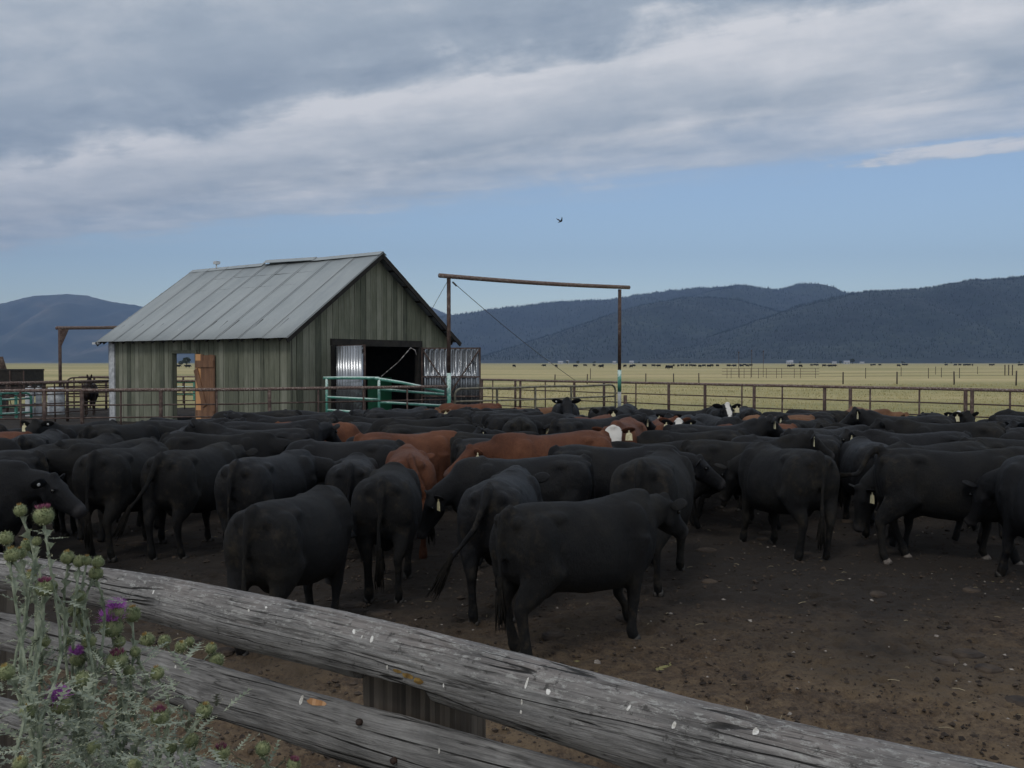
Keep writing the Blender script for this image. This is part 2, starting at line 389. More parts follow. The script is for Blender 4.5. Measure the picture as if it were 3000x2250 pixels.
LAY = [
 (9500, 6900, [(-900, 960), (-300, 905), (0, 890), (60, 876), (110, 867), (200, 860), (260, 866), (330, 884), (390, 892), (500, 915), (700, 960), (900, 1030), (1050, 1066)], M_hill, 0, 1),
 (10500, 7800, [(700, 1066), (900, 960), (1080, 890), (1180, 878), (1225, 884), (1258, 896), (1308, 919), (1400, 960), (1600, 1030), (1700, 1066)], M_hill, 0, 2),
 (6800, 4800, [(950, 1066), (1100, 980), (1200, 940), (1308, 925), (1365, 919), (1481, 902), (1615, 885), (1692, 881), (1769, 881), (1826, 870), (1903, 860), (1961, 851), (2057, 843), (2109, 845), (2250, 862), (2500, 880), (2800, 900), (3300, 940)], M_forest, 1, 3),
 (6300, 4300, [(1500, 1066), (1800, 960), (1950, 890), (2030, 868), (2109, 847), (2170, 835), (2215, 842), (2251, 852), (2290, 847), (2333, 834), (2380, 840), (2430, 851), (2482, 857), (2600, 870), (3000, 900), (3400, 960)], M_forest, 1, 4),
 (4700, 3300, [(1350, 1066), (1600, 985), (1780, 925), (1900, 892), (2000, 872), (2070, 868), (2160, 878), (2260, 905), (2400, 945), (2600, 1000), (2800, 1066)], M_forest, 1, 5),
 (3900, 2700, [(1750, 1066), (2000, 1010), (2200, 945), (2330, 898), (2430, 872), (2482, 862), (2536, 852), (2630, 849), (2712, 844), (2780, 833), (2848, 820), (2920, 816), (3000, 807), (3150, 795), (3400, 800), (4000, 850)], M_forest, 1, 6)]
trees = MB(); random.seed(5)
for (yc, yb, tab, m, forest, sd) in LAY:
    g = MB(); x0, x1 = tab[0][0], tab[-1][0]; n = int((x1-x0)/7); NR = 46
    hs = {}
    def hpt(px, v):
        Yd = yb+(yc-yb)*v
        e = (HY-interp(tab, px))/FPX
        Hc = max(0, e*yc+2.3)
        Xw = (px-1500)/FPX*(yc)            # columns run parallel so that spurs stand in true perspective
        sp = mn.noise(Vector((Xw/420+sd*9, Yd/1700, sd)))+.5*mn.noise(Vector((Xw/170, Yd/600, sd+4)))
        k = v*v*(3-2*v) if v <= 1 else 1-.5*(v-1)
        k = .45*v+.55*k if v <= 1 else k
        z = Hc*k + sp*Hc*.30*math.sin(math.pi*min(1, v))
        z += 8*mn.noise(Vector((Xw/60, Yd/60, 7)))*min(1, v*2)
        return Vector((Xw, Yd, max(z-3, -4)))
    NRR = int(NR*1.25)
    for j in range(NRR):
        v = j/(NR-1)
        for i in range(n+1): g.v.append(tuple(hpt(x0+(x1-x0)*i/n, v)))
    for j in range(NRR-1):
        for i in range(n): o = j*(n+1)+i; g.f.append((o, o+1, o+n+2, o+n+1)); g.m.append(0)
    tag(g.build('hills', m, smooth=True), kind='structure')
    if forest:
        for k in range(9000):
            px = random.uniform(max(x0, 1150), min(x1, 3150)); v = random.uniform(.15, 1) if random.random() < .75 else random.uniform(.97, 1.02)
            p = hpt(px, v)
            if p.z < 12: continue
            h = random.uniform(8, 17)*yc/6500; r = h*.2; an = random.random()*2
            trees.add([p+Vector((math.cos(an+q)*r, math.sin(an+q)*r, -1)) for q in (0, 2.1, 4.2)]+[p+Vector((0, 0, h))], [(0, 1, 3), (1, 2, 3), (2, 0, 3)])
M_con = mat('dark_conifer', two((.006, .011, .009), (.022, .032, .02), .02, 3, .4, .6, 0), 1.0)
tag(trees.build('forest', M_con), kind='stuff')

# ------------------------------------------------------------------ barn
BA = Vector((-7.215, 30.74)); TH = 0.942; BW, BL = 8.845, 11.14; HE, HR = 3.1, 6.227
U = Vector((math.cos(TH), math.sin(TH))); W = Vector((-math.sin(TH), math.cos(TH)))
OV = .42; OG = .35                                   # eave and gable overhangs
barn = thing('barn', 'weathered green wooden barn with grey metal gable roof behind the herd', 'barn', (BA.x+U.x*OV+W.x*OG, BA.y+U.y*OV+W.y*OG, 0), TH)
GW, GL = BW-2*OV, BL-2*OG                            # wall footprint; local x along the gable, local y along the side
slope = (HR-HE)/(BW/2); wallH = HE+slope*OV-.12      # wall top under the roof
BWD = .27
random.seed(21)
def wall(name, L, M, openings, gable, label=None):
    g = MB(); n = round(L/BWD)
    for i in range(n):
        xa, xb = i*L/n+.009, (i+1)*L/n-.009+random.uniform(-.006, .004)
        xm = (xa+xb)/2; dy = random.uniform(-.008, .008)
        def top(x): return wallH+(slope*min(x, L-x) if gable else 0)-.02
        zb = random.uniform(.0, .06)
        spans = [(zb, None)]
        for (oa, ob, oz) in openings:
            if xa < ob-.03 and xb > oa+.03: spans = [(oz, None)]; xa, xb = (xa, xb)
        for (z0, _) in spans:
            za, zb2 = top(xa), top(xb)
            pts = [(xa, dy, z0), (xb, dy, z0), (xb, dy, zb2)]
            if gable and xa < L/2 < xb: pts.append((L/2, dy, top(L/2)))
            pts.append((xa, dy, za)); k = len(pts)
            vs = [(x, y, z) for (x, y, z) in pts]+[(x, y+.028, z) for (x, y, z) in pts]
            g.add(vs, [tuple(range(k)), tuple(range(2*k-1, k-1, -1))]+[(q, q+k, (q+1) % k+k, (q+1) % k) for q in range(k)])
    # dark sheet added behind the boards, making the cracks read as dark interior
    segs = [];
    cuts = sorted(openings)
    x = 0
    for (oa, ob, oz) in cuts: segs.append((x, oa, 0)); segs.append((oa, ob, oz)); x = ob
    segs.append((x, L, 0))
    for (s0, s1, z0) in segs:
        if s1-s0 < .02: continue
        def top(x): return wallH+(slope*min(x, L-x) if gable else 0)-.04
        pts = [(s0, z0), (s1, z0), (s1, top(s1))]
        if gable and s0 < L/2 < s1: pts.append((L/2, top(L/2)))
        pts.append((s0, top(s0))); k = len(pts)
        vs = [(x, .045, z) for x, z in pts]+[(x, .075, z) for x, z in pts]
        g.add(vs, [tuple(range(k)), tuple(range(2*k-1, k-1, -1))]+[(q, q+k, (q+1) % k+k, (q+1) % k) for q in range(k)], 1)
    return g.build(name, [M_board, M_dark], barn, M=M)
# openings measured along the outer wall line
gd0, gd1, gdz = 2.34-OV, 6.71-OV, 2.92
I4 = Matrix.Identity(4)
wall('wall', GW, I4, [(gd0, gd1, gdz)], True)                                                   # front gable, faces local -y
# side wall runs along local +y at x=0; mesh x axis reversed so that its face looks to local -x
Ms = Matrix.Translation((0, GL, 0))@Matrix.Rotation(-math.pi/2, 4, 'Z')
sd0, sd1 = GL-(6.75-OG), GL-(5.38-OG)
wall('wall', GL, Ms, [(sd0, sd1, 2.62)], False)
Mr = Matrix.Translation((GW, GL, 0))@Matrix.Rotation(math.pi, 4, 'Z')
wall('wall', GW, Mr, [(GW-4.75, GW-2.9, 2.9)], True)
Mq = Matrix.Translation((GW, 0, 0))@Matrix.Rotation(math.pi/2, 4, 'Z')
wall('wall', GL, Mq, [], False)
# roof slopes: corrugated sheet in overlapping widths, local x along the ridge
def roof_side(side, lift):
    g = MB(); SL = math.hypot(BW/2, HR-HE)
    npan = 9; pw = BL/npan
    for k in range(npan):
        ny = 60; vs = []
        y0 = k*pw; y1 = (k+1)*pw+.03
        for rr in range(5):
            s = SL*rr/4
            for i in range(ny+1):
                y = y0+(y1-y0)*i/ny
                h = .011*math.sin(2*math.pi*y/.0765)+.006*mn.noise(Vector((y*1.3, s*.8, side*5)))*3+.012*(i/ny)
                sag = -.035*math.sin(math.pi*y/BL)*(rr/4)
                vs.append((y, s+(random.uniform(-.012, .012) if rr == 0 and i % 10 == 0 else 0), h+sag))
        g.add(vs, [(r_*(ny+1)+i, r_*(ny+1)+i+1, (r_+1)*(ny+1)+i+1, (r_+1)*(ny+1)+i) for r_ in range(4) for i in range(ny)])
        g.box(y1-.048, y1-.032, .01, SL-.02, .020, .024, 1)
    o = g.build('roof', [M_roof, M_roofseam], barn, smooth=True)
    md = o.modifiers.new('thickness', 'SOLIDIFY'); md.thickness = .006
    an = math.atan2(HR-HE, BW/2)
    # frame: mesh x -> local y, mesh y -> up the slope, mesh z -> normal
    if side < 0: ex, ey, o_ = Vector((0, 1, 0)), Vector((math.cos(an), 0, math.sin(an))), Vector((-OV, -OG, HE))
    else: ex, ey, o_ = Vector((0, 1, 0)), Vector((-math.cos(an), 0, math.sin(an))), Vector((GW+OV, -OG, HE))
    ez = ex.cross(ey)
    if ez.z < 0: ez = -ez
    Mx = Matrix((ex, ey, ez)).transposed().to_4x4(); Mx.translation = o_
    if Mx.to_3x3().determinant() < 0:
        # keep a proper rotation: run the sheet from the far gable
        ex = -ex; o_ = o_+Vector((0, BL, 0)); Mx = Matrix((ex, ey, ez)).transposed().to_4x4(); Mx.translation = o_
    o.matrix_basis = Mx; return o
roof_side(-1, 0); roof_side(1, 0)
# ridge cap in two lengths, one lifted at its end
g = MB(); cx = GW/2; an = math.atan2(HR-HE, BW/2)
def cap(y0, y1, l0, l1, wd=.22):
    vs = []
    for y, l in ((y0, l0), (y1, l1)):
        for k in (-1, 0, 1): vs.append((cx+k*wd*math.cos(an), y, HR+.03+l-abs(k)*wd*math.sin(an)))
    vs += [(x, y, z-.012) for x, y, z in vs]
    g.add(vs, [(0, 1, 4, 3), (1, 2, 5, 4), (6, 9, 10, 7), (7, 10, 11, 8), (0, 3, 9, 6), (2, 8, 11, 5), (0, 6, 7, 1), (1, 7, 8, 2), (3, 4, 10, 9), (4, 5, 11, 10)])
cap(-OG, 3.2, .03, .02); cap(3.1, 6.0, .05, .11); cap(6.1, GL+OG, .0, -.01)
g.build('ridge_cap', M_roof, barn)
g = MB(); g.bar((cx-.05, 9.1, HR), (cx-.02, 9.15, HR+.24), .05, .05); g.box(cx-.12, cx+.08, 9.02, 9.22, HR+.16, HR+.28); g.build('vent_stub', M_white, barn)
# rafters tails, barge boards, purlin ends
g = MB()
for side in (-1, 1):
    x_e = -OV if side < 0 else GW+OV
    for yy in (-OG+.03, GL+OG-.03):
        g.bar((x_e, yy, HE-.10), (cx, yy, HR-.10), .045, .16)
    for k in range(17):
        y = .1+k*(GL-.2)/16
        g.bar((x_e+.03*-side, y, HE-.06), (x_e-side*1.0, y, HE-.06+slope*1.0), .05, .10)
for k in range(1, 6):
    for side in (-1, 1):
        x = (BW/2)*k/6; xx = -OV+x if side < 0 else GW+OV-x
        g.bar((xx, -OG+.06, HE+slope*x-.07), (xx, GL+OG-.06, HE+slope*x-.07), .05, .07)
g.build('rafters', M_dark, barn)
for k, ext in ((0, .28), (2, .12), (4, .12)):
    g = MB(); x = (BW/2)*k/6; g.bar((-OV+x+.05, GL+OG-.1, HE+slope*x-.05), (-OV+x+.05, GL+OG+ext, HE+slope*x-.05), .09, .09); g.build('purlin_end', M_white, barn)
g = MB(); g.box(-.06, .02, GL-.30, GL+.07, .0, wallH-.05); g.box(-.06, .22, GL+.03, GL+.075, .0, wallH-.05); g.build('corner_board', M_white, barn)
# door frames
g = MB(); g.box(gd0-.16, gd1+.16, -.05, .16, gdz-.04, gdz+.2); g.box(gd0-.14, gd0+.03, -.04, .18, 0, gdz-.05); g.box(gd1-.03, gd1+.16, -.04, .18, 0, gdz-.05)
g.build('door_frame', M_dark, barn)
g = MB(); ya, yb_ = 5.38-OG, 6.75-OG
g.box(-.045, .14, ya-.07, ya+.02, 0, 2.64); g.box(-.045, .14, yb_-.02, yb_+.07, 0, 2.64); g.box(-.045, .14, ya-.07, yb_+.07, 2.642, 2.74)
g.build('door_frame', M_board, barn)
# side door leaf lying back against the wall: bare board, brown planks and diagonal brace
dy0, dy1 = 4.26-OG, 5.36-OG
mb = MB(); mb.box(0, .30, 0, .03, .05, 2.6)
Md = Matrix.Translation((-.05, dy1-.02, 0))@Matrix.Rotation(-math.pi/2, 4, 'Z')
dor = mb.build('door', M_orange, barn, M=Md)
mb = MB()
for k in range(5): mb.box(.305+k*.16, .46+k*.16, -.012, .018, .05+random.uniform(0, .04), 2.6-random.uniform(0, .05))
mb.build('plank', M_browndoor, dor)
mb = MB(); mb.bar((.03, -.03, 2.25), (1.08, -.03, 2.25), .03, .24); mb.bar((.05, -.032, 2.05), (.55, -.032, .75), .03, .22); mb.bar((.03, -.03, .5), (1.08, -.03, .5), .03, .2)
mb.build('brace', M_browndoor, dor)
# corrugated gable doors
def corr_door(w_, h_, name, M, frame=True):
    mb = MB(); n = int(w_/.02); vs = []
    for z in (.12, h_):
        for i in range(n+1):
            x = w_*i/n; vs.append((x, .055*math.cos(2*math.pi*x/.20), z))
    mb.add(vs, [(i, i+1, n+2+i, n+1+i) for i in range(n)])
    o = mb.build(name, M_corr, barn, smooth=True, M=M)
    md = o.modifiers.new('t', 'SOLIDIFY'); md.thickness = .003
    fb = MB(); t_ = .05; yf = -.055
    for (p, q) in (((0, yf, .1), (0, yf, h_+.03)), ((w_, yf, .1), (w_, yf, h_+.03)), ((-.03, yf, .12), (w_+.03, yf, .12)), ((-.03, yf, h_), (w_+.03, yf, h_)), ((0, yf, h_*.62), (w_, yf, h_*.62)), ((0, yf, h_*.36), (w_, yf, h_*.36))):
        fb.bar(p, q, t_, t_, up=(0, 1, 0))
    fb.bar((.02, yf-.01, h_-.05), (w_*.55, yf-.01, h_*.36), .045, .045, up=(0, 1, 0)); fb.bar((w_-.02, yf-.01, h_-.05), (w_*.45, yf-.01, h_*.36), .045, .045, up=(0, 1, 0))
    fb.bar((w_*.45, yf-.01, h_*.36), (w_*.8, yf-.01, .15), .045, .045, up=(0, 1, 0))
    fb.build('door_frame', M_rust, o); return o
binv = Matrix.LocRotScale(barn.location, barn.rotation_euler, None)
def placed(p, q):
    """matrix in barn space whose x axis runs from world point p to q"""
    d = (Vector(q)-Vector(p)); a_ = math.atan2(d.y, d.x)
    return binv.inverted()@(Matrix.Translation(p)@Matrix.Rotation(a_, 4, 'Z')), d.length
hl = binv@Vector((gd0+.05, -.08, 0)); fl = Vector((XP(1064, 31.25), 31.25, 0))
Mx, L = placed(fl, hl); corr_door(L, 2.86, 'gable_door', Mx)
hr_ = binv@Vector((gd1+.1, -.1, 0)); fr = Vector((XP(1407, 36.1), 36.1, 0))
Mx, L = placed(hr_, fr); corr_door(L, 2.84, 'gable_door', Mx)
# inside: posts, pipe panel, green sheet
g = MB()
for x, y in ((2.0, 3.0), (6.0, 3.0), (2.0, 7.2), (6.0, 7.2)): g.box(x-.08, x+.08, y-.08, y+.08, 0, wallH+slope*1.5)
g.bar((0.1, 3.0, 3.0), (GW-.1, 3.0, 3.0), .1, .2); g.bar((0.1, 7.2, 3.0), (GW-.1, 7.2, 3.0), .1, .2)
g.build('interior_post', M_dark, barn)
g = MB(); g.box(5.2, 6.5, 1.6, 1.64, .1, 1.72); g.build('panel', M_greenpanel, barn)
pp = thing('pipe_gate', 'rusty bow topped pipe panel standing inside the open barn doorway', 'panel', binv@Vector((1.7, 1.3, 0)), TH)
g = MB(); g.tube([(0, 0, 0), (0, 0, 1.5), (.1, 0, 1.75), (.35, 0, 1.85), (2.2, 0, 1.85), (2.5, 0, 1.75), (2.6, 0, 1.5), (2.6, 0, 0)], .03, 8); g.build('frame', M_rust, pp, smooth=True)
for z in (.4, .8, 1.2, 1.55):
    g = MB(); g.tube([(0.03, 0, z), (2.57, 0, z)], .02, 6); g.build('rail', M_rust, pp, smooth=True)
g = MB(); p0 = P(1117, 1103, 31.4); p1 = P(1168, 1060, 31.8); p2 = P(1203, 1019, 32.3); p3 = P(1216, 1026, 32.4); p4 = P(1220, 1040, 32.4)
g.tube([p0, p1], .012, 6); g.tube([p1, (p1+p2)/2, p2], .013, 6); g.tube([p2, p3, p4], .014, 6)
M_rope = mat('frayed_pale_rope', two((.06, .055, .05), (.40, .38, .36), 9, 4, .42, .6), .9)
tag(g.build('gate_rope', M_rope, smooth=True), 'pale frayed rope running diagonally across the dark barn doorway', 'rope')
# ------------------------------------------------------------------ pipe fences
def on_line(A, B, px):
    """where the upright plane through A and B meets picture column px"""
    k = (px-1500)/FPX; dx, dy = B[0]-A[0], B[1]-A[1]
    t = (k*A[1]-A[0])/(dx-k*dy); return Vector((A[0]+dx*t, A[1]+dy*t, 0))
def pipe_fence(label, pts, posts, thin, top=1.5, rails=(1.07, .70, .33), group=None, topr=.05, name='pipe_fence', mt=None):
    o = thing(name, label, 'fence', (pts[0][0], pts[0][1], 0), 0, group); org = Vector((pts[0][0], pts[0][1], 0))
    pts = [Vector((p[0], p[1], 0)) for p in pts]
    def line(z, r, m, nm):
        g = MB(); path = []
        for a_, b_ in zip(pts, pts[1:]):
            n = max(2, int((b_-a_).length/1.2))
            for i in range(n):
                q = a_+(b_-a_)*i/n; path.append(q+Vector((0, 0, z+.012*mn.noise(q*.5+Vector((0, 0, z*5)))))-org)
        path.append(pts[-1]+Vector((0, 0, z))-org)
        g.tube(path, r, 10 if r > .03 else 8); g.build(nm, m, o, smooth=True)
    line(top, topr, mt or M_rustrail, 'top_rail')
    for z in rails: line(z, .022, M_rust, 'rail')
    for (q, r) in [(p, .055) for p in posts]+[(p, .028) for p in thin]:
        q = Vector((q[0], q[1], 0))-org; lean = random.uniform(-.012, .012)
        g = MB(); g.tube([q+Vector((0, 0, -.1)), q+Vector((lean, lean, top-.02))], r, 10); g.build('post', M_rust, o, smooth=True)
    return o
random.seed(8)
FA, FB, FC = (-14.6, 27.0), (-8.05, 28.35), (-2.16, 31.8)
FZ = (-19.5, 26.0)
RL, RM, RE = (-1.45, 44.9), (4.4, 38.3), (14.5, 27.1)
RX = (19.5, 21.8)
L1 = lambda px: on_line(FA, FB, px) if px < 695 else on_line(FB, FC, px)
pipe_fence('rusty pipe fence running along the barn side wall at the left back of the pen', [FZ, FA, FB, FC],
           [L1(p) for p in (-60, 128, 240, 470, 790)], [L1(p) for p in (60, 352, 635, 932, 1065, 1193)])
RR = lambda px: on_line(RM, RE, px) if px > 1826 else on_line(RL, RM, px)
pipe_fence('long rusty pipe fence between the herd and the pasture on the right', [RL, RM, RE, RX],
           [RR(p) for p in (1412, 1510, 1524, 1683, 1770, 1960, 2066, 2210, 2416, 2492, 2830, 2849)], [RR(p) for p in (1443, 1598, 1863, 2174, 2292, 2550, 2694, 2960)])
# tall gateway
TL, TR = P(1315, 1062, 32.0), P(1815, 1062, 37.1)
TL.z = TR.z = 0
fr_ = thing('gateway_frame', 'tall rusty pipe gateway with a long crossbar right of the barn', 'gateway', TL)
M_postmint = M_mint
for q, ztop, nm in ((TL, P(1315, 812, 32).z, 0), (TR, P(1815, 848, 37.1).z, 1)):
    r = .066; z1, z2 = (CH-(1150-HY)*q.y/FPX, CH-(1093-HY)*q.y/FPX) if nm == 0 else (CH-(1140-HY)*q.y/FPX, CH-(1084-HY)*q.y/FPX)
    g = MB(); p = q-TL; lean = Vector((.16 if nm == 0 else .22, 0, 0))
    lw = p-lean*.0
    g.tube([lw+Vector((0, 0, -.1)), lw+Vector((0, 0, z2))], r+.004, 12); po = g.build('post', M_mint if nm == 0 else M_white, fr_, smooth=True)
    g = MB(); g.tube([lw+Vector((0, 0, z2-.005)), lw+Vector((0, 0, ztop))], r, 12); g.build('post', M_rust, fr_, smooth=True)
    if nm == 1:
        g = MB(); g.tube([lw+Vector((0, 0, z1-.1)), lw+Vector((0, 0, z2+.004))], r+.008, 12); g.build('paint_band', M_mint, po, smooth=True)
bl, br_ = P(1287, 807, 31.7), P(1843, 842, 37.4)
g = MB(); n = 14
g.tube([bl+(br_-bl)*i/n-TL+Vector((0, 0, -.05*math.sin(math.pi*i/n))) for i in range(n+1)], .075, 14); g.build('crossbar', M_rustrail, fr_, smooth=True)
g = MB(); a_ = P(1326, 826, 31.9); b_ = P(1690, 1118, 41.6); g.tube([a_+(b_-a_)*i/8+Vector((0, 0, -.12*math.sin(math.pi*i/8))) for i in range(9)], .011, 5)
g.tube([P(1326, 826, 31.9), P(1338, 838, 31.9)], .035, 6)
tag(g.build('guy_wire', M_cable), 'thin guy wire slanting down right from the gateway post to the fence', 'wire')
g = MB(); a_ = P(1310, 826, 32.0); b_ = P(1262, 912, 37.0); g.tube([a_, b_], .009, 5)
tag(g.build('guy_wire', M_cable), 'short guy wire from the gateway post down behind the barn roof', 'wire')
# the big pipe gate hung in the gateway
def gate(label, A, B, h0, h1, rails, ups, m, r=.03, group=None, name='pipe_gate', zb=.25):
    A, B = Vector(A), Vector(B); o = thing(name, label, 'gate', A, math.atan2(B.y-A.y, B.x-A.x), group); L = (B-A).length
    H = lambda x: h0+(h1-h0)*x/L
    g = MB(); rc = .22
    pts = [(0, 0, zb)]+[(0, 0, h0-rc)]
    pts += [(rc-rc*math.cos(t), 0, H(0)-rc+rc*math.sin(t)) for t in (.4, .8, 1.2)]
    pts += [(x, 0, H(x)+.015*math.sin(x*2)) for x in [rc+(L-2*rc)*i/8 for i in range(9)]]
    pts += [(L-rc+rc*math.sin(t), 0, H(L)-rc+rc*math.cos(t)) for t in (.4, .8, 1.2)]
    pts += [(L, 0, h1-rc), (L, 0, zb)]
    g.tube(pts, r, 8); g.build('frame', m, o, smooth=True)
    for z in rails:
        g = MB(); g.tube([(0, 0, z*H(0)), (L/2, 0, z*H(L/2)-.02), (L, 0, z*H(L))], r*.8, 8); g.build('rail', m, o, smooth=True)
    for x in ups:
        g = MB(); g.bar((x*L, 0, zb), (x*L, 0, H(x*L)-.01), r*1.6, r*1.6); g.build('upright', m, o)
    return o
ga, gb = P(1332, 1062, 32.3), P(1803, 1062, 36.6); ga.z = gb.z = 0
gate('long dull grey-brown pipe gate closing the tall gateway', ga, gb, 1.40, 1.44, (.70, .42, .2), (.24, .47, .70), M_greygate, .038)
# short post right of gateway
g = MB(); q = P(1832, 1062, 37.3); g.tube([(q.x, q.y, -.1), (q.x, q.y, 1.02)], .07, 10)
tag(g.build('fence_post', M_rust, smooth=True), 'short thick rusty post standing just right of the gateway', 'post')
# mint loading gates before the barn doors
g0 = P(957, 1062, 31.25); g1 = P(1110, 1062, 30.75); g2 = P(1300, 1062, 31.75)
for q in (g0, g1, g2): q.z = 0
def mint(label, A, B, h0, h1, rails, group):
    o = thing('mint_gate', label, 'gate', A, 0, group); D = B-A
    g = MB(); g.tube([Vector((0, 0, h0*0+.3)), Vector((0, 0, h0))], .045, 8); g.build('upright', M_mint, o, smooth=True)
    g = MB(); g.tube([Vector((0, 0, h0))-D*.06, D*.35+Vector((0, 0, h0+.35*(h1-h0)+.01)), D*.7+Vector((0, 0, h0+.7*(h1-h0)+.01)), D+Vector((0, 0, h1))], .05, 8); g.build('top_rail', M_mint, o, smooth=True)
    for (z0, z1) in rails:
        g = MB(); g.tube([Vector((0, 0, z0)), D+Vector((0, 0, z1))], .042, 8); g.build('rail', M_mint, o, smooth=True)
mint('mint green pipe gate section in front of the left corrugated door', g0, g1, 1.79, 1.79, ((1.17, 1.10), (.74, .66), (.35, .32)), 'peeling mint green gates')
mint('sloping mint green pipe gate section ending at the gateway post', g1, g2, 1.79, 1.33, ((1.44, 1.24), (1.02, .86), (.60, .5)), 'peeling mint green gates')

# ------------------------------------------------------------------ yard left of the barn
d2 = 45.
q0, q1 = P(176, 1062, d2), P(400, 1062, d2+5)
f2 = thing('pipe_archway', 'smaller rusty pipe archway behind the left end of the barn', 'archway', (q0.x, q0.y, 0))
for q in (q0, q1):
    g = MB(); g.tube([(q.x-q0.x, q.y-q0.y, -.1), (q.x-q0.x, q.y-q0.y, 3.9)], .075, 10); g.build('post', M_rust, f2, smooth=True)
g = MB(); a_ = P(166, 961, d2); b_ = P(420, 956, d2+6); org = Vector((q0.x, q0.y, 0))
g.tube([a_-org, (a_+b_)/2-org+Vector((0, 0, -.03)), b_-org], .085, 10); g.build('crossbar', M_rustrail, f2, smooth=True)
g = MB(); g.add([(.06, -.02, 3.85), (.42, -.02, 3.85), (.06, -.02, 3.05), (.06, .02, 3.85), (.42, .02, 3.85), (.06, .02, 3.05)], [(0, 2, 1), (3, 4, 5), (0, 1, 4, 3), (1, 2, 5, 4), (2, 0, 3, 5)])
g.build('gusset', M_rust, f2)
ll = 'back yard pipe fences left of the barn'
def PX(px, d): q = P(px, 1062, d); return (q.x, q.y)
pipe_fence('rusty double railed pipe fence crossing the yard left of the barn', [PX(-60, 33.5), PX(320, 38.6)], [PX(-20, 33.9), PX(128, 35.9), PX(196, 36.9)], [PX(60, 35), PX(160, 36.4), PX(240, 37.5)], 1.55, (1.38, 1.1, .75, .4), ll, .06)
pipe_fence('pipe fence beside the archway, farther back in the yard', [PX(-60, 39.5), PX(180, 45.2), PX(700, 47)], [PX(20, 41.4), PX(90, 43), PX(185, 45.2), PX(310, 45.6)], [PX(55, 42), PX(130, 44), PX(240, 45.4), PX(540, 46.5)], 1.4, (1.1, .8, .45), ll, .055)
pipe_fence('rusty pen fence seen through the open side door of the barn', [PX(230, 53), PX(760, 55)], [PX(275, 53.2), PX(537, 54.1), PX(650, 54.6)], [PX(350, 53.4), PX(415, 53.7), PX(580, 54.3)], 1.5, (1.15, .8, .45), ll, .045)
gate('mint green gate seen through the open barn side door', (XP(495, 51), 51, 0), (XP(640, 51.5), 51.5, 0), 1.25, 1.25, (.8, .5), (.5,), M_mint, .05)
gate('mint green gate panel at the far left edge of the yard', (XP(-40, 36.4), 36.4, 0), (XP(90, 38), 38, 0), 1.1, 1.1, (.8, .55, .3), (.3, .65), M_mint, .05, zb=.1)
gate('dark bowed pipe gate behind the horse', (XP(196, 42), 42, 0), (XP(330, 42.6), 42.6, 0), 1.62, 1.62, (.75, .5, .25), (.15, .5), M_rust, .035)
# white water tanks behind the rails
for k, (pa, pb, d, h, lab) in enumerate(((74, 98, 40.2, 1.25, 'narrow white plastic drum behind the yard rails'), (104, 121, 40.6, 1.25, 'second narrow white drum, nearer the archway'), (140, 186, 41.5, 1.2, 'wide white stock tank behind the rails under the archway'))):
    xa, xb = XP(pa, d), XP(pb, d); r = (xb-xa)/2; o = thing('stock_tank', lab, 'tank', ((xa+xb)/2, d, 0), 0, 'white tanks in the yard')
    g = MB(); prof = [(0, .0), (.9, 0), (1, .06), (1, h*.32), (.97, h*.34), (1, h*.37), (1, h*.68), (.97, h*.70), (1, h*.73), (1, h-.08), (.9, h)]
    g.tube([(0, 0, z) for _, z in prof[1:]], [r*q for q, _ in prof[1:]], 20, side=(1, 0, 0)); g.build('body', M_white, o, smooth=True)
    g = MB(); g.tube([(0, 0, h-.01), (0, 0, h+.05)], r*.35, 12, side=(1, 0, 0)); g.build('lid', M_white, o, smooth=True)
# dark stock trailer at the left edge
d = 47.; o = thing('stock_trailer', 'dark brown flat sided stock trailer at the left edge of the yard', 'trailer', (XP(-60, d), d, 0))
xw = XP(70, d)-XP(-60, d)
g = MB(); g.box(-1.2, xw, 0, 2.0, .75, 1.88); g.box(-1.22, xw+.02, -.02, 2.02, 1.882, 1.97); g.build('body', M_dark, o)
g = MB()
for k in range(6): g.box(-1.2+k*(xw+1.2)/5-.03, -1.2+k*(xw+1.2)/5+.03, -.04, -.004, .7, 1.9)
g.box(-1.2, xw, -.05, -.005, 1.2, 1.28); g.build('side_rib', M_rust, o)
g = MB(); g.box(-1.2, xw, .1, 1.9, .6, .74); g.build('chassis', M_rust, o)
M_tyre = mat('tyre_rubber', two((.012, .012, .012), (.03, .03, .03), 8), .85)
for x in (.1, .95):
    g = MB(); g.tube([(x, .0, .36), (x, .03, .36), (x, .22, .36), (x, .25, .36)], [.30, .36, .36, .30], 20, side=(1, 0, 0)); w_ = g.build('wheel', M_tyre, o, smooth=True)
    g = MB(); g.tube([(x, -.02, .36), (x, .02, .36)], .17, 14, side=(1, 0, 0)); g.build('rim', M_rust, w_, smooth=True)
d = 52.; q = P(4, 1062, d); o = thing('feed_chute', 'rusty tapered hopper spout rising behind the trailer', 'hopper', (q.x, q.y, 0))
g = MB(); g.tube([(0, 0, 0), (0, 0, 1.7), (0, 0, 1.95), (0, 0, 2.6), (0, 0, 2.62)], [.09, .09, .26, .09, .07], 12, side=(1, 0, 0)); g.build('spout', M_rust, o, smooth=True)
for k in range(3):
    g = MB(); an = k*2.1; g.tube([(math.cos(an)*.5, math.sin(an)*.5, 0), (math.cos(an)*.1, math.sin(an)*.1, 1.8)], .025, 6); g.build('leg', M_rust, o, smooth=True)

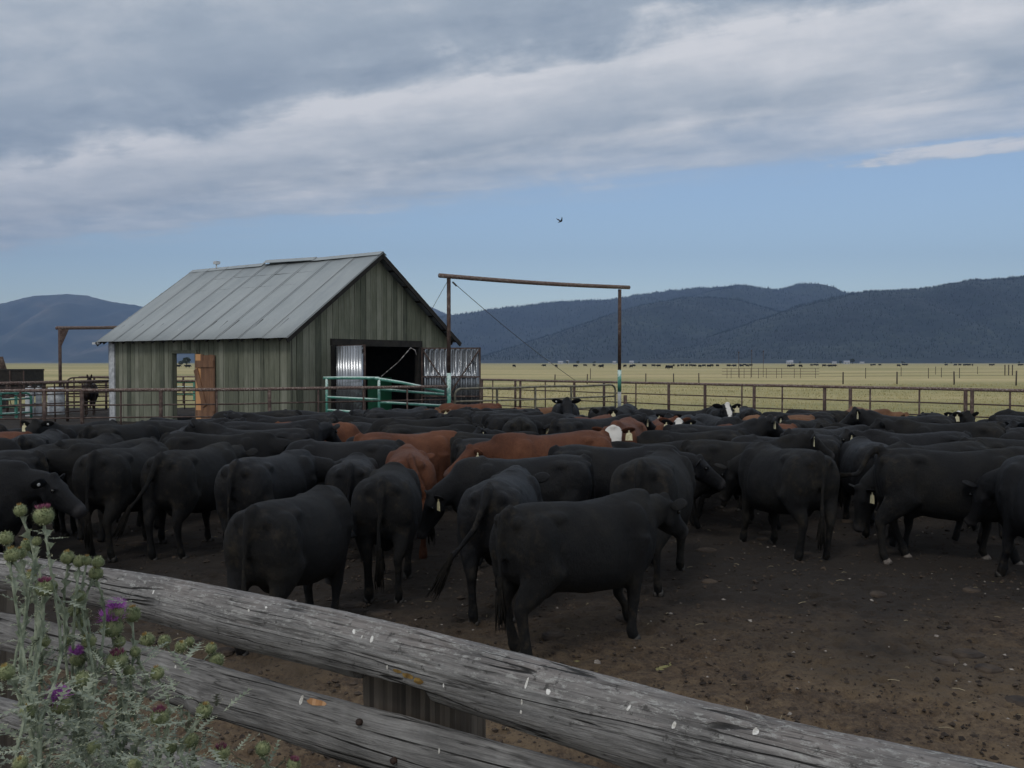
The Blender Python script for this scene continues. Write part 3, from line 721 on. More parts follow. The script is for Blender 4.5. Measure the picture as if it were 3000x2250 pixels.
# ------------------------------------------------------------------ pasture: posts, poles, cattle far away, farmsteads, trees
M_post = mat('grey_fence_post', two((.03, .024, .02), (.10, .08, .06), 9), .95)
fo = thing('pasture_fence', 'line of wooden posts with wire crossing the pasture behind the pipe fence', 'fence', (0, 0, 0))
pp_ = [(1625, 1120, 1097, 62), (1720, 1117, 1096, 66), (1892, 1118, 1094, 64), (1974, 1118, 1094, 64), (2048, 1118, 1093, 64), (2470, 1114, 1090, 66), (2628, 1114, 1089, 66), (2796, 1114, 1088, 64), (2977, 1114, 1086, 62)]
wires = []
for (px, yb_, yt, d) in pp_:
    d = CH*FPX/(yb_-HY)*1.0 if False else d*1.55; x = XP(px, d); h = CH-(yt-HY)*d/FPX
    g = MB(); g.tube([(x, d, -.2), (x+random.uniform(-.05, .05), d, h)], .075 if px > 2400 else .06, 7); g.build('post', M_post, fo, smooth=True); wires.append(Vector((x, d, h-.12)))
for z in (0, .35):
    g = MB()
    g.tube([q-Vector((0, 0, z)) for q in wires], .008, 4); g.build('wire', M_cable, fo)
random.seed(31)
# thin farther posts, poles
for k, px in enumerate((1730, 2536, 2640, 2741, 2811, 2720, 2758, 2864)):
    d = random.uniform(130, 210); x = XP(px, d)
    g = MB(); g.tube([(x, d, -.2), (x, d, 1.5)], .05, 6); tag(g.build('pasture_post', M_post), 'thin lone post standing far out in the pasture', 'post', 'scattered posts in the pasture')
for k, px in enumerate((2944, 2955, 2966)):
    d = 170; x = XP(px, d)
    g = MB(); g.tube([(x, d, -.2), (x, d, 1.9)], .09, 6); tag(g.build('pasture_post', M_post), 'stout post in the cluster of three by the right edge of the pasture', 'post', 'cluster of three posts')
for k, (px, yt) in enumerate(((2164, 1030), (2202, 1025), (2236, 1027))):
    d = 150; x = XP(px, d); h = CH+(HY-yt)*d/FPX
    o = thing('tall_pole', ('leftmost', 'middle', 'rightmost')[k]+' of three tall thin poles in the pasture', 'pole', (x, d, 0), 0, 'three tall poles')
    g = MB(); g.tube([(0, 0, -.2), (0, 0, h)], .035, 6); g.build('mast', M_rust, o, smooth=True)
    g = MB(); g.tube([(0, 0, h-.25), (0, 0, h)], .075, 6); g.build('tip', M_rust, o, smooth=True)
fo = thing('pipe_corral', 'faint pipe corral panels below the three tall poles', 'fence', (0, 0, 0)); d = 140
for px in (2130, 2142, 2166, 2180, 2200, 2222, 2245, 2275, 2290, 2327, 2345, 2389):
    x = XP(px, d); g = MB(); g.tube([(x, d, 0), (x, d, 1.45)], .035, 5); g.build('post', M_rust, fo)
for z in (.55, 1.0, 1.4):
    g = MB(); g.tube([(XP(2115, d), d, z), (XP(2400, d), d, z)], .025, 5); g.build('rail', M_rust, fo)
# farmsteads at the foot of the hills
M_fw = mat('farm_white_wall', two((.42, .43, .46), (.62, .63, .66), .05), .8); M_fr = mat('farm_grey_roof', two((.25, .27, .32), (.4, .42, .46), .05), .6)
def farm(px, d, w_, h, label, rz=0.):
    w_ *= .85; h *= .72
    o = thing('farm_building', label, 'building', (XP(px, d), d, 0), rz, 'farm buildings at the foot of the hills'); dp = w_*.5
    g = MB(); g.box(-w_/2, w_/2, -dp/2, dp/2, 0, h); g.build('wall', M_fw, o)
    g = MB(); g.add([(-w_/2-.5, -dp/2-.5, h+.05), (w_/2+.5, -dp/2-.5, h+.05), (w_/2+.5, dp/2+.5, h+.05), (-w_/2-.5, dp/2+.5, h+.05), (-w_/2-.5, 0, h*1.55), (w_/2+.5, 0, h*1.55)], [(0, 1, 5, 4), (2, 3, 4, 5), (0, 4, 3), (1, 2, 5), (0, 3, 2, 1)])
    g.build('roof', M_fr, o)
    g = MB()
    for k in (-.3, 0, .3): g.box(k*w_-w_*.05, k*w_+w_*.05, -dp/2-.08, -dp/2-.003, .3, h*.7)
    g.build('door', M_dark, o)
DF = 1500.
farm(1642, DF, 9, 4.2, 'long low pale farm shed seen under the gateway crossbar, near the slanting wire')
farm(1663, DF, 4, 5, 'small white farm building right beside the long pale shed')
farm(1800, DF, 6, 4, 'white farm building just left of the right gateway post')
farm(1850, DF, 7, 4.6, 'white farm building just right of the right gateway post')
farm(2312, DF, 10, 4.8, 'bright white farmhouse left of the group at the hill foot')
farm(2318, DF*1.02, 6, 5.6, 'taller white gable rising behind the bright farmhouse')
farm(2444, DF, 7, 3.6, 'low white shed left of the dark farm tree')
farm(2480, DF, 10, 4.6, 'wide white house touching the dark farm tree')
farm(2525, DF*1.1, 8, 3.4, 'faint pale shed right of the dark farm tree')
farm(1610, DF*1.05, 4, 3, 'tiny pale hut left of the long farm shed')
# far trees
M_leaf = mat('dark_far_foliage', two((.012, .02, .01), (.05, .065, .03), .6), .95)
def far_tree(px, d, h, label):
    o = thing('tree', label, 'tree', (XP(px, d), d, 0), random.random()*6, 'small trees at the far side of the pasture')
    g = MB(); g.tube([(0, 0, 0), (.1, 0, h*.3), (0, 0, h*.6)], [h*.05, h*.035, h*.015], 7)
    for k in range(4): an = k*1.6; g.tube([(0, 0, h*.35), (math.cos(an)*h*.25, math.sin(an)*h*.25, h*.62)], [h*.02, h*.008], 5)
    g.build('trunk', M_post, o)
    g = MB()
    for k in range(420):
        v = Vector((random.gauss(0, 1), random.gauss(0, 1), random.gauss(0, 1))).normalized()*random.uniform(.55, 1)
        c = Vector((v.x*h*.42, v.y*h*.42, h*.62+v.z*h*.34)); c += .08*h*Vector((mn.noise(c/h*5), mn.noise(c/h*5+Vector((9, 0, 0))), mn.noise(c/h*5+Vector((0, 9, 0)))))
        s = h*random.uniform(.03, .08); M_ = Matrix.Rotation(random.random()*6, 3, v.orthogonal())@Matrix.Rotation(random.random()*6, 3, 'Z')
        g.add([c+M_@Vector(q)*s for q in ((-1, -.6, 0), (1, -.5, 0), (.2, 1, .2))], [(0, 1, 2)])
    g.build('crown', M_leaf, o)
far_tree(2497, DF*.98, 9, 'small dark tree beside the wide white farmhouse')
far_tree(547, 520, 5.5, 'round dark tree seen through the barn side door')
far_tree(530, 560, 3.5, 'small bush-like tree left of the round one in the barn door view')
far_tree(1662, DF*.97, 5, 'small tree among the pale farm sheds under the gateway')
for k in range(16):
    far_tree(random.choice((1590, 1690, 1740, 1880, 1940, 2020, 2390, 2550, 2640, 2700, 2780, 2860, 2920, 2985, 2340, 2460))+random.uniform(-12, 12), random.uniform(1500, 1900), random.uniform(3, 6), 'tiny distant tree dotting the far edge of the pasture')
# ------------------------------------------------------------------ cattle
def hidef(c1, c2, c3, face=None, dust=.5):
    def fn(t, bs, co):
        oi = t.node('ShaderNodeObjectInfo').outputs['Random']
        v = t.node('ShaderNodeVectorMath', {0: co, 1: t.node('ShaderNodeCombineXYZ', {0: t.math('MULTIPLY', oi, 31.), 1: t.math('MULTIPLY', oi, 17.)}).outputs[0]}, operation='ADD').outputs[0]
        n = t.noise(v, 1.7, 5, .6); n2 = t.noise(t.scaled(v, 1, 1, .35), 75, 5, .8); n3 = t.noise(v, 5, 4, .6)
        f = t.math('ADD', t.math('MULTIPLY', n, .5), t.math('ADD', t.math('MULTIPLY', n2, .38), t.math('MULTIPLY', n3, .22)))
        c = t.ramp(f, [(.42, c1), (.56, c2), (.72, c3)])
        fl = t.ramp(t.noise(v, 38, 3, .6), [(.735, 0.), (.77, dust)])
        c = t.mix(t.math('MULTIPLY', fl, t.ramp(n3, [(.5, 0.), (.6, 1.)])), c, (.16, .13, .10))
        xx = t.node('ShaderNodeSeparateXYZ', {0: co})
        rear = t.math('MULTIPLY', t.math('MULTIPLY_ADD', xx.outputs[0], -1.6, -.45, clamp=True), t.ramp(t.noise(v, 7, 6, .75), [(.52, 0.), (.66, .5)]))
        low = t.math('MULTIPLY', t.math('MULTIPLY_ADD', xx.outputs[2], -2.2, 1.5, clamp=True), t.ramp(t.noise(v, 10, 5, .7), [(.52, 0.), (.64, .5)]))
        c = t.mix(t.math('MAXIMUM', rear, low), c, (.050, .040, .027) if dust > .3 else (.10, .05, .03))
        at = t.node('ShaderNodeAttribute', attribute_name='muzzle').outputs['Fac']
        c = t.mix(t.math('MULTIPLY', at, .35), c, (.09, .085, .09) if not face else (.35, .25, .22))
        if face:
            fa = t.node('ShaderNodeAttribute', attribute_name='face').outputs['Fac']
            k = t.ramp(t.math('ADD', fa, t.math('MULTIPLY', t.math('SUBTRACT', n3, .5), .25 if face == 1 else 1.6)), [(.14, 0.), (.2, 1.)] if face == 1 else [(.56, 0.), (.66, 1.)])
            c = t.mix(k, c, (.66, .64, .60))
        setc(t, bs, c); bump(t, bs, t.math('ADD', n2, t.math('MULTIPLY', n3, 1.5)), .9, .016)
        bs.inputs['Specular IOR Level'].default_value = .24
    return fn
BLK = ((.0026, .0030, .0044), (.0052, .0057, .0076), (.014, .0130, .0115))
RED = ((.055, .020, .011), (.105, .039, .020), (.175, .073, .038))
M_black = mat('black_hide', hidef(*BLK), .58)
M_black2 = mat('dusty_black_hide', hidef((.0040, .0044, .0058), (.0082, .0084, .0092), (.021, .0185, .014)), .75)
M_blackface = mat('black_hide_white_blaze', hidef(*BLK, face=2), .72)
M_red = mat('red_hide', hidef(*RED, dust=.2), .7)
M_tan = mat('tan_red_hide', hidef((.09, .042, .022), (.15, .075, .04), (.22, .12, .07), dust=.2), .7)
M_redface = mat('red_hide_white_face', hidef(*RED, face=1, dust=.2), .7)
M_horse = mat('dark_bay_horse_hide', hidef((.014, .009, .008), (.028, .016, .012), (.05, .028, .02)), .6)
M_hoof = mat('dark_hoof', two((.015, .013, .012), (.04, .035, .03), 30), .6)
M_pale = mat('dusty_pale_hoof', two((.10, .085, .075), (.20, .175, .155), 30), .8)
M_tag = mat('pale_yellow_ear_tag', two((.62, .56, .34), (.78, .73, .50), 40, 2, .4, .6, 0), .45)
M_stud = mat('white_tag_stud', two((.7, .7, .68), (.82, .82, .8), 40, 2, .4, .6, 0), .45)
M_switch = mat('dark_tail_hair', two((.003, .003, .003), (.012, .010, .008), 30), .9, Specular_IOR_Level=.15)

def lerp3(a, b, t): return a+(b-a)*t
def make_cow(npitch=18, nyaw=0, hpitch=-42, htwist=None, legs=(0, 0, 0, 0), tail='down', fat=1.0, seed=0, neck=.60, voxel=.024, horse=False, lift=None, headw=1.0):
    """legs: fore left, fore right, hind left, hind right swing in metres; returns (body mesh, parts)"""
    g = MB(); random.seed(seed)
    #   x     top   bottom width
    T = [(-.90, 1.12, .98, .05), (-.885, 1.20, .86, .12), (-.84, 1.262, .74, .20), (-.76, 1.298, .66, .262), (-.62, 1.318, .62, .298), (-.45, 1.312, .575, .308), (-.22, 1.292, .535, .330), (0.0, 1.275, .505, .352), (.20, 1.272, .492, .352), (.38, 1.288, .487, .322), (.52, 1.312, .487, .282), (.64, 1.315, .50, .245), (.76, 1.292, .56, .215), (.86, 1.25, .65, .165), (.93, 1.16, .78, .09)]
    if horse: T = [(x, zt+.22-(.02 if abs(x) < .3 else 0), zb+.26, w_*.80) for x, zt, zb, w_ in T]
    n = 28; vs = []
    for (x, zt, zb, w_) in T:
        w_ *= fat*.90; zb_ = zb-((fat-1)*.20+.012)*(1 if abs(x) < .63 else 0)
        for j in range(n):
            th = 2*math.pi*j/n; c, s = math.cos(th), math.sin(th)
            # wide barrel low down, narrower and flatter along the back
            y = math.copysign(abs(c)**.86, c)*w_*(1-.13*max(0, s)+.04*max(0, -s)); z = (zt+zb_)/2+math.copysign(abs(s)**.92, s)*(zt-zb_)/2
            vs.append((x, y, z))
    k = len(T); fs = [(i*n+j, i*n+(j+1) % n, (i+1)*n+(j+1) % n, (i+1)*n+j) for i in range(k-1) for j in range(n)]
    fs += [tuple(range(n))[::-1], tuple((k-1)*n+j for j in range(n))]; g.add(vs, fs)
    hz = .24 if horse else 0.
    for s in (-1, 1):                                    # hooks, pins, ribs of muscle
        g.ball((-.47, s*.160*fat, 1.19+hz*.8), (.17, .085, .065)); g.ball((-.83, s*.12, 1.18+hz*.8), (.07, .06, .06))
        g.ball((.50, s*.175*fat, .98+hz*.8), (.19, .115, .27)); g.ball((.60, s*.18, .84+hz*.8), (.14, .09, .17))
        g.ball((-.66, s*.175*fat, .96+hz*.8), (.235, .14, .29)); g.ball((-.70, s*.19, .80+hz*.7), (.15, .12, .22))
    if not horse: g.ball((-.48, 0, .585), (.15, .11, .09)); g.ball((.66, 0, .62), (.17, .075, .15))
    parts = {'hoof': MB(), 'switch': MB()}; hoofs = []
    legz = 1+hz*.9
    for q, (side, fore) in enumerate(((1, 1), (-1, 1), (1, 0), (-1, 0))):
        sw = legs[q]; up = .0
        if lift is not None and lift[0] == q: up = lift[1]
        if fore:
            x = .53; y = side*.165; e = Vector((x-.02, side*.19, .74*legz)); kn = Vector((x+.02+sw*.5, y, .385*legz+up*.7)); ft = Vector((x+.015+sw, y*.97, .115+up)); hf = Vector((x+.055+sw, y*.97, .03+up))
            g.tube([(x, side*.17, .95*legz), e, lerp3(e, kn, .55), kn+Vector((-.005, 0, .045)), kn, kn-Vector((0.01, 0, .06)), lerp3(kn, ft, .6), ft+Vector((0, 0, .03)), ft, hf],
                   [.16, (.095, .12), (.068, .082), (.060, .064), (.060, .064), (.049, .050), (.040, .043), (.046, .050), (.052, .054), (.048, .049)], 12, side=(0, 1, 0))
        else:
            x = -.66; y = side*.155; st = Vector((x+.08+sw*.12, side*.225, .78*legz)); hk = Vector((x-.135+sw*.75, y, .475*legz+up*.7)); ft = Vector((x-.055+sw, y*.98, .12+up)); hf = Vector((x-.01+sw, y*.98, .03+up))
            g.tube([(x-.02, side*.17, 1.02*legz), (x+.01, side*.19, .9*legz), st, lerp3(st, hk, .5)+Vector((-.02, 0, .02)), lerp3(st, hk, .82)+Vector((-.02, 0, 0)), hk, hk+Vector((.018, 0, -.08)), lerp3(hk, ft, .65), ft+Vector((0, 0, .03)), ft, hf],
                   [(.15, .20), (.135, .19), (.13, .19), (.10, .145), (.068, .095), (.054, .07), (.046, .055), (.042, .047), (.048, .051), (.053, .055), (.048, .050)], 12, side=(0, 1, 0))
        for dw in (-1, 1): g.ball((ft.x-.045, ft.y+dw*.02, ft.z-.005), .017, 6, 4)
        hm = MB(); z0 = hf.z-.03
        for c_ in (-1, 1):
            cy = hf.y+c_*.024
            hm.tube([(hf.x-.012, cy, z0+.062), (hf.x+.0, cy, z0+.035), (hf.x+.014, cy, z0+.006)], [(.024, .040), (.027, .050), (.029, .056)], 10, side=(0, 1, 0))
        hoofs.append(hm)
    # neck and head
    base = Vector((.56, 0, 1.03+hz)); 
    def dirv(p, y): return Vector((math.cos(R(p))*math.cos(R(y)), math.cos(R(p))*math.sin(R(y)), math.sin(R(p))))
    d1, d2_ = dirv(npitch*.6, nyaw*.35), dirv(npitch, nyaw)
    m = base+d1*neck*.5; poll = m+d2_*neck*.52; hy = nyaw if htwist is None else htwist
    lat = Vector((-math.sin(R(nyaw*.6)), math.cos(R(nyaw*.6)), 0))
    if horse: rad = [(.17, .27), (.125, .215), (.09, .16), (.075, .12)]
    else: rad = [(.205, .295), (.165, .245), (.128, .185), (.112, .14)]
    g.tube([base-d1*.12, base+d1*.14, m+d1*.04, poll-d2_*.02], rad, 20, side=lat)
    if not horse: g.ball(base+d1*.1+Vector((0, 0, .20)), (.26, .10, .085), M=Matrix.Rotation(-R(npitch*.6), 3, 'Y'))
    hf_ = dirv(hpitch, hy); side = Vector((-math.sin(R(hy)), math.cos(R(hy)), 0)); hu = hf_.cross(side)
    if hu.dot(Vector((0, 0, 1))) < 0 and abs(hpitch) < 85: hu = -hu
    hu = side.cross(hf_)*-1 if False else hf_.cross(side)*(1 if hf_.cross(side).z > 0 else -1)
    if hpitch < -80: hu = (Vector((math.cos(R(hy)), math.sin(R(hy)), 0)))
    HL = [(-.09, .05, .05, -.01), (-.05, .088, .085, -.01), (0, .108, .118, -.02), (.07, .122, .138, -.035), (.12, .126, .142, -.045), (.18, .108, .132, -.05), (.26, .088, .115, -.05), (.34, .078, .096, -.045), (.41, .082, .086, -.04), (.455, .083, .08, -.04), (.49, .07, .064, -.042), (.505, .04, .035, -.042)]
    if horse: HL = [(t*1.15, a_*.86, b_*.92, c_) for t, a_, b_, c_ in HL]
    HL = [(t_, a_*headw, b_, c_) for t_, a_, b_, c_ in HL]
    head0 = poll+hf_*.0; vs = []; n = 20
    for (t_, a_, b_, dz) in HL:
        for j in range(n):
            th = 2*math.pi*j/n; c, s = math.cos(th), math.sin(th)
            vs.append(head0+hf_*t_+side*(math.copysign(abs(c)**.85, c)*a_*(1-.22*max(0, -s)))+hu*(dz+math.copysign(abs(s)**.85, s)*b_))
    k = len(HL); fs = [(i*n+j, i*n+(j+1) % n, (i+1)*n+(j+1) % n, (i+1)*n+j) for i in range(k-1) for j in range(n)]
    fs += [tuple(range(n))[::-1], tuple((k-1)*n+j for j in range(n))]; g.add(vs, fs)
    for s in (-1, 1):
        g.ball(head0+hf_*.125+side*(s*.108)+hu*.045, (.034, .034, .03), 8, 6)      # brow
        g.ball(head0+hf_*.09+side*(s*.085)+hu*-.11, (.06, .035, .06), 8, 6)        # cheek
        g.ball(head0+hf_*.46+side*(s*.045)+hu*.0, (.03, .03, .03), 8, 6)           # nostril wing
    g.ball(head0+hu*.10-hf_*.01, (.055, .06, .045), 10, 8)
    # tail
    if tail == 'down': tp = [(-.80, 0, 1.285), (-.90, 0, 1.26), (-.945, .0, 1.12), (-.955, .01, .92), (-.95, .015, .72), (-.94, .02, .56)]
    elif tail == 'left': tp = [(-.80, 0, 1.285), (-.90, .0, 1.26), (-.955, .03, 1.10), (-.985, .10, .92), (-1.0, .22, .76), (-1.01, .31, .66)]
    elif tail == 'right': tp = [(-.80, 0, 1.285), (-.92, .0, 1.25), (-1.0, -.06, 1.10), (-1.03, -.14, .92), (-1.03, -.20, .76), (-1.02, -.22, .62)]
    elif tail == 'back': tp = [(-.80, 0, 1.285), (-.90, .0, 1.30), (-1.0, .0, 1.22), (-1.06, .0, 1.08), (-1.12, .0, 1.0), (-1.24, .02, .99)]
    else: tp = [(-.80, 0, 1.285), (-.90, 0, 1.25), (-.95, .0, 1.0), (-.95, -.015, .70)]
    tp = [Vector(p)+Vector((0, 0, hz*.9)) for p in tp]
    g.tube(tp, [.05]+[.042]+[.036]*(len(tp)-2), 10)
    ax = (tp[-1]-tp[-2]).normalized(); 
    if tail != 'back': ax = (ax+Vector((0, 0, -.7))).normalized()
    sw = parts['switch']; e = tp[-1]; ll_ = .34 if tail != 'back' else .42
    sw.tube([e-ax*.05, e+ax*.04, e+ax*ll_*.45, e+ax*ll_*.8, e+ax*ll_], [(.024, .024), (.03, .03), (.038, .034), (.026, .022), (.005, .005)], 10)
    for k in range(26):
        a_ = random.random()*6.28; o_ = ax.orthogonal(); o_.rotate(Matrix.Rotation(a_, 3, ax)); o_.normalize(); p0 = e+ax*ll_*random.uniform(.1, .6)+o_*.03
        sw.tube([p0, p0+ax*.12+o_*.012, p0+ax*.22+o_*random.uniform(-.01, .03)], [.008, .006, .001], 4)
    # one closed skin
    me = g.mesh('body', [], True); ob = bpy.data.objects.new('tmp', me); C.objects.link(ob)
    md = ob.modifiers.new('r', 'REMESH'); md.mode = 'VOXEL'; md.voxel_size = voxel; md.use_smooth_shade = True
    md = ob.modifiers.new('s', 'SMOOTH'); md.factor = .5; md.iterations = 9
    dg = bpy.context.evaluated_depsgraph_get(); dg.update(); ev = ob.evaluated_get(dg); mm = bpy.data.meshes.new_from_object(ev)
    bpy.data.objects.remove(ob); bpy.data.meshes.remove(me)
    nv = len(mm.vertices); co = np.empty(nv*3, 'f'); mm.vertices.foreach_get('co', co); co = co.reshape(-1, 3)
    nr = np.empty(nv*3, 'f'); mm.vertices.foreach_get('normal', nr); nr = nr.reshape(-1, 3)
    # soft folds and muscle relief, hollow flank
    fx = np.array([mn.noise(Vector((float(c[0])*3+seed, float(c[1])*3, float(c[2])*2.2)))*.012+mn.noise(Vector((float(c[0])*9+seed, float(c[1])*9, float(c[2])*6)))*.0045 for c in co])
    for s in (-1, 1):
        dd = ((co[:, 0]+.30)/.13)**2+((co[:, 2]-1.08-hz)/.14)**2+((co[:, 1]-s*.30)/.14)**2
        fx -= .010*np.exp(-dd)
        dd = ((co[:, 0]-.33)/.05)**2+((co[:, 2]-.95-hz)/.25)**2+((co[:, 1]-s*.32)/.12)**2
        fx -= .014*np.exp(-dd)
        dd = ((co[:, 0]+.5)/.05)**2+((co[:, 2]-.80-hz)/.13)**2+((co[:, 1]-s*.30)/.12)**2
        fx -= .016*np.exp(-dd)
    dd = ((co[:, 0]+.93)/.08)**2+((co[:, 1])/.035)**2+((co[:, 2]-.80-hz)/.2)**2
    fx -= .03*np.exp(-dd)
    co = co+nr*fx[:, None].astype('f'); mm.vertices.foreach_set('co', co.ravel()); 
    rel = co-np.array(head0, 'f'); tt = rel@np.array(hf_, 'f'); uu = rel@np.array(hu, 'f'); ss = rel@np.array(side, 'f')
    near = (np.abs(ss) < .17) & (np.abs(uu) < .22) & (tt > -.12)
    mz = np.clip((tt-.40)/.05, 0, 1)*near
    fc = np.clip((.15-np.abs(ss))/.15, 0, 1)*np.clip((uu+.14)/.06, 0, 1)*np.clip((tt+.09)/.04, 0, 1)*near
    for nm, arr in (('muzzle', mz), ('face', fc)):
        at = mm.attributes.new(nm, 'FLOAT', 'POINT'); at.data.foreach_set('value', arr.astype('f'))
    # ears are thinner than the skin grid: joined on as leaves of the same mesh
    eb = MB(); eara = []
    for s in (-1, 1):
        if horse:
            c0 = head0+side*(s*.06)+hu*.06-hf_*.0; d_ = (Vector((0, 0, 1))+side*s*.18).normalized(); L_ = .19; wd = .042; nrm = hf_
        else:
            c0 = head0+side*(s*.095)+hf_*.005+hu*.02; d_ = (side*s-hf_*.28-Vector((0, 0, .10))+hu*.12).normalized(); L_ = .215; wd = .068; nrm = hf_
        up_ = d_.cross(nrm).normalized()
        nrm = up_.cross(d_).normalized()
        pr = [(0, .34), (.14, .62), (.35, .95), (.6, 1.0), (.82, .72), (.95, .35), (1, .06)]
        vs = []; n = 10
        for t_, w_ in pr:
            for j in range(n):
                th = 2*math.pi*j/n
                vs.append(c0+d_*(L_*t_)+up_*(math.cos(th)*wd*w_)+nrm*(math.sin(th)*(.012*w_+.003)+.02*(1-math.cos(th)**2)*0-.025*(math.cos(th)*w_)**2*0))
        eb.add(vs, [(i*n+j, i*n+(j+1) % n, (i+1)*n+(j+1) % n, (i+1)*n+j) for i in range(len(pr)-1) for j in range(n)]+[tuple(range(n))[::-1], tuple((len(pr)-1)*n+j for j in range(n))])
        eara.append((c0+d_*L_*.55, d_, up_, nrm))
    bm = bmesh.new(); bm.from_mesh(mm); 
    vv = [bm.verts.new(v) for v in eb.v]; 
    for f in eb.f:
        f_ = bm.faces.new([vv[i] for i in f]); f_.smooth = True
    bm.to_mesh(mm); bm.free(); mm.materials.clear(); mm.materials.append(M_black)
    mm.name = 'horse_body' if horse else 'cow_body'
    hoofm = [h.mesh('hoof', M_hoof, True) for h in hoofs]; swm = sw.mesh('tail_switch', M_switch, True)
    tags = []
    for (c0, d_, up_, nrm) in eara:
        tb = MB(); dn = Vector((0, 0, -1)); fw = nrm if nrm.dot(hf_) > 0 else -nrm
        sd_ = d_-dn*d_.dot(dn); sd_ = sd_.normalized() if sd_.length > .2 else side
        p = c0+fw*.02; prof = [(-.010, .0), (-.012, -.018), (-.042, -.036), (-.050, -.128), (.050, -.128), (.042, -.036), (.012, -.018), (.010, 0)]
        th_ = sd_.cross(dn).normalized()*.0022
        vs = [p+sd_*x+dn*(-z)+th_*q_ for q_ in (-1, 1) for x, z in prof]; m_ = len(prof)
        tb.add(vs, [tuple(range(m_)), tuple(range(2*m_-1, m_-1, -1))]+[(i, i+m_, (i+1) % m_+m_, (i+1) % m_) for i in range(m_)])
        tb.ball(p, .011, 8, 6); tags.append(tb.mesh('ear_tag', M_tag, False))
    studs = []
    for (c0, d_, up_, nrm) in eara:
        tb = MB(); fw = nrm if nrm.dot(hf_) > 0 else -nrm; tb.tube([c0+fw*.008, c0+fw*.026], .017, 12); studs.append(tb.mesh('ear_stud', M_stud, False))
    eyes = []
    for s in (-1, 1):
        tb = MB(); tb.ball(head0+hf_*.125+side*(s*.121)+hu*.018, .021, 10, 8); eyes.append(tb.mesh('eye', M_eye, True))
    return dict(body=mm, hoof=hoofm, switch=swm, tags=tags, studs=studs, eyes=eyes)
M_eye = mat('dark_glossy_eye', two((.004, .004, .005), (.008, .007, .006), 30, 2, .4, .6, 0), .12)
def put(par, name, me, m=None):
    o = bpy.data.objects.new(name, me); C.objects.link(o); o.parent = par
    if m is not None:
        o.material_slots[0].link = 'OBJECT'; o.material_slots[0].material = m
    return o
placed_cows = []
def cow(model, x, y, head_deg, scale=1., m=None, label='', group='cattle in the pen', full=True, tg=0, stud=0, hoofm=None, cat='cow', name='cow', z=.015, vary=0):
    o = thing(name, label, cat, (x, y, z+gz(x, y)), R(head_deg), group); o.scale = (scale*.885*(1+random.uniform(-vary, vary)), scale*.955*(1+random.uniform(-vary, vary)), scale*.955*(1+random.uniform(-vary, vary)*.6))
    put(o, 'body', model['body'], m or M_black)
    if full:
        for h in model['hoof']: put(o, 'hoof', h, hoofm or M_hoof)
        put(o, 'tail_switch', model['switch'])
        for e in model['eyes']: put(o, 'eye', e)
    if tg & 1: put(o, 'ear_tag', model['tags'][0])
    if tg & 2: put(o, 'ear_tag', model['tags'][1])
    if stud & 1: put(o, 'ear_stud', model['studs'][0])
    if stud & 2: put(o, 'ear_stud', model['studs'][1])
    placed_cows.append((x, y, R(head_deg), scale)); return o
# ------------------------------------------------------------------ the herd
K = {}
K['heifer'] = make_cow(12, 8, -34, legs=(.24, -.04, .06, -.06), fat=1.02, seed=1, lift=(0, .05), tail='hang', voxel=.02)
K['away_up'] = make_cow(10, 0, -35, legs=(.05, -.05, -.08, .06), fat=1.06, seed=2, tail='left', voxel=.022)
K['grazer'] = make_cow(-38, 22, -72, legs=(.05, -.08, -.08, .08), fat=1.12, seed=3, voxel=.022)
K['away_low'] = make_cow(-12, 12, -60, legs=(.16, -.05, .04, -.05), fat=1.10, seed=4, voxel=.022)
K['away_right'] = make_cow(0, -50, -45, legs=(0, .06, .08, -.08), fat=1.04, seed=5, voxel=.022)
K['away_tail'] = make_cow(5, -15, -50, legs=(0, .06, .05, -.08), fat=1.08, seed=6, tail='right', voxel=.022)
K['side_level'] = make_cow(4, -4, -34, legs=(.06, -.08, -.10, .10), fat=1.03, seed=7, voxel=.022)
K['side_walk'] = make_cow(10, 10, -42, legs=(-.10, .14, .20, -.14), fat=1.02, seed=8, tail='back', voxel=.022)
K['side_up'] = make_cow(24, -12, -30, legs=(0, .05, 0, -.06), fat=1.02, seed=9, voxel=.024)
K['side_low'] = make_cow(-22, 10, -62, legs=(.05, -.05, .05, -.05), fat=1.06, seed=10, voxel=.024)
K['turned_left'] = make_cow(14, 50, -38, seed=11, voxel=.024)
K['alert'] = make_cow(36, 8, -38, seed=12, voxel=.024)
K['turned_right'] = make_cow(12, -48, -40, seed=13, voxel=.024)
K['side_alert'] = make_cow(38, 0, -34, seed=16, voxel=.024)
K['white_face'] = make_cow(20, 4, -50, seed=20, voxel=.022, headw=1.28)
K['side_b'] = make_cow(28, -32, -38, legs=(.1, -.1, .12, -.05), fat=.97, seed=17, voxel=.024)
K['side_c'] = make_cow(-6, 30, -50, legs=(-.1, .1, -.1, .12), fat=1.12, seed=18, voxel=.024, tail='right')
K['down'] = make_cow(-34, -12, -74, legs=(.1, -.04, .0, .1), fat=1.02, seed=19, voxel=.024, tail='left')
K['far'] = make_cow(-10, 10, -60, seed=14, voxel=.05)
K['far_graze'] = make_cow(-42, 0, -80, seed=15, voxel=.05)
FG = 'cattle in the pen'
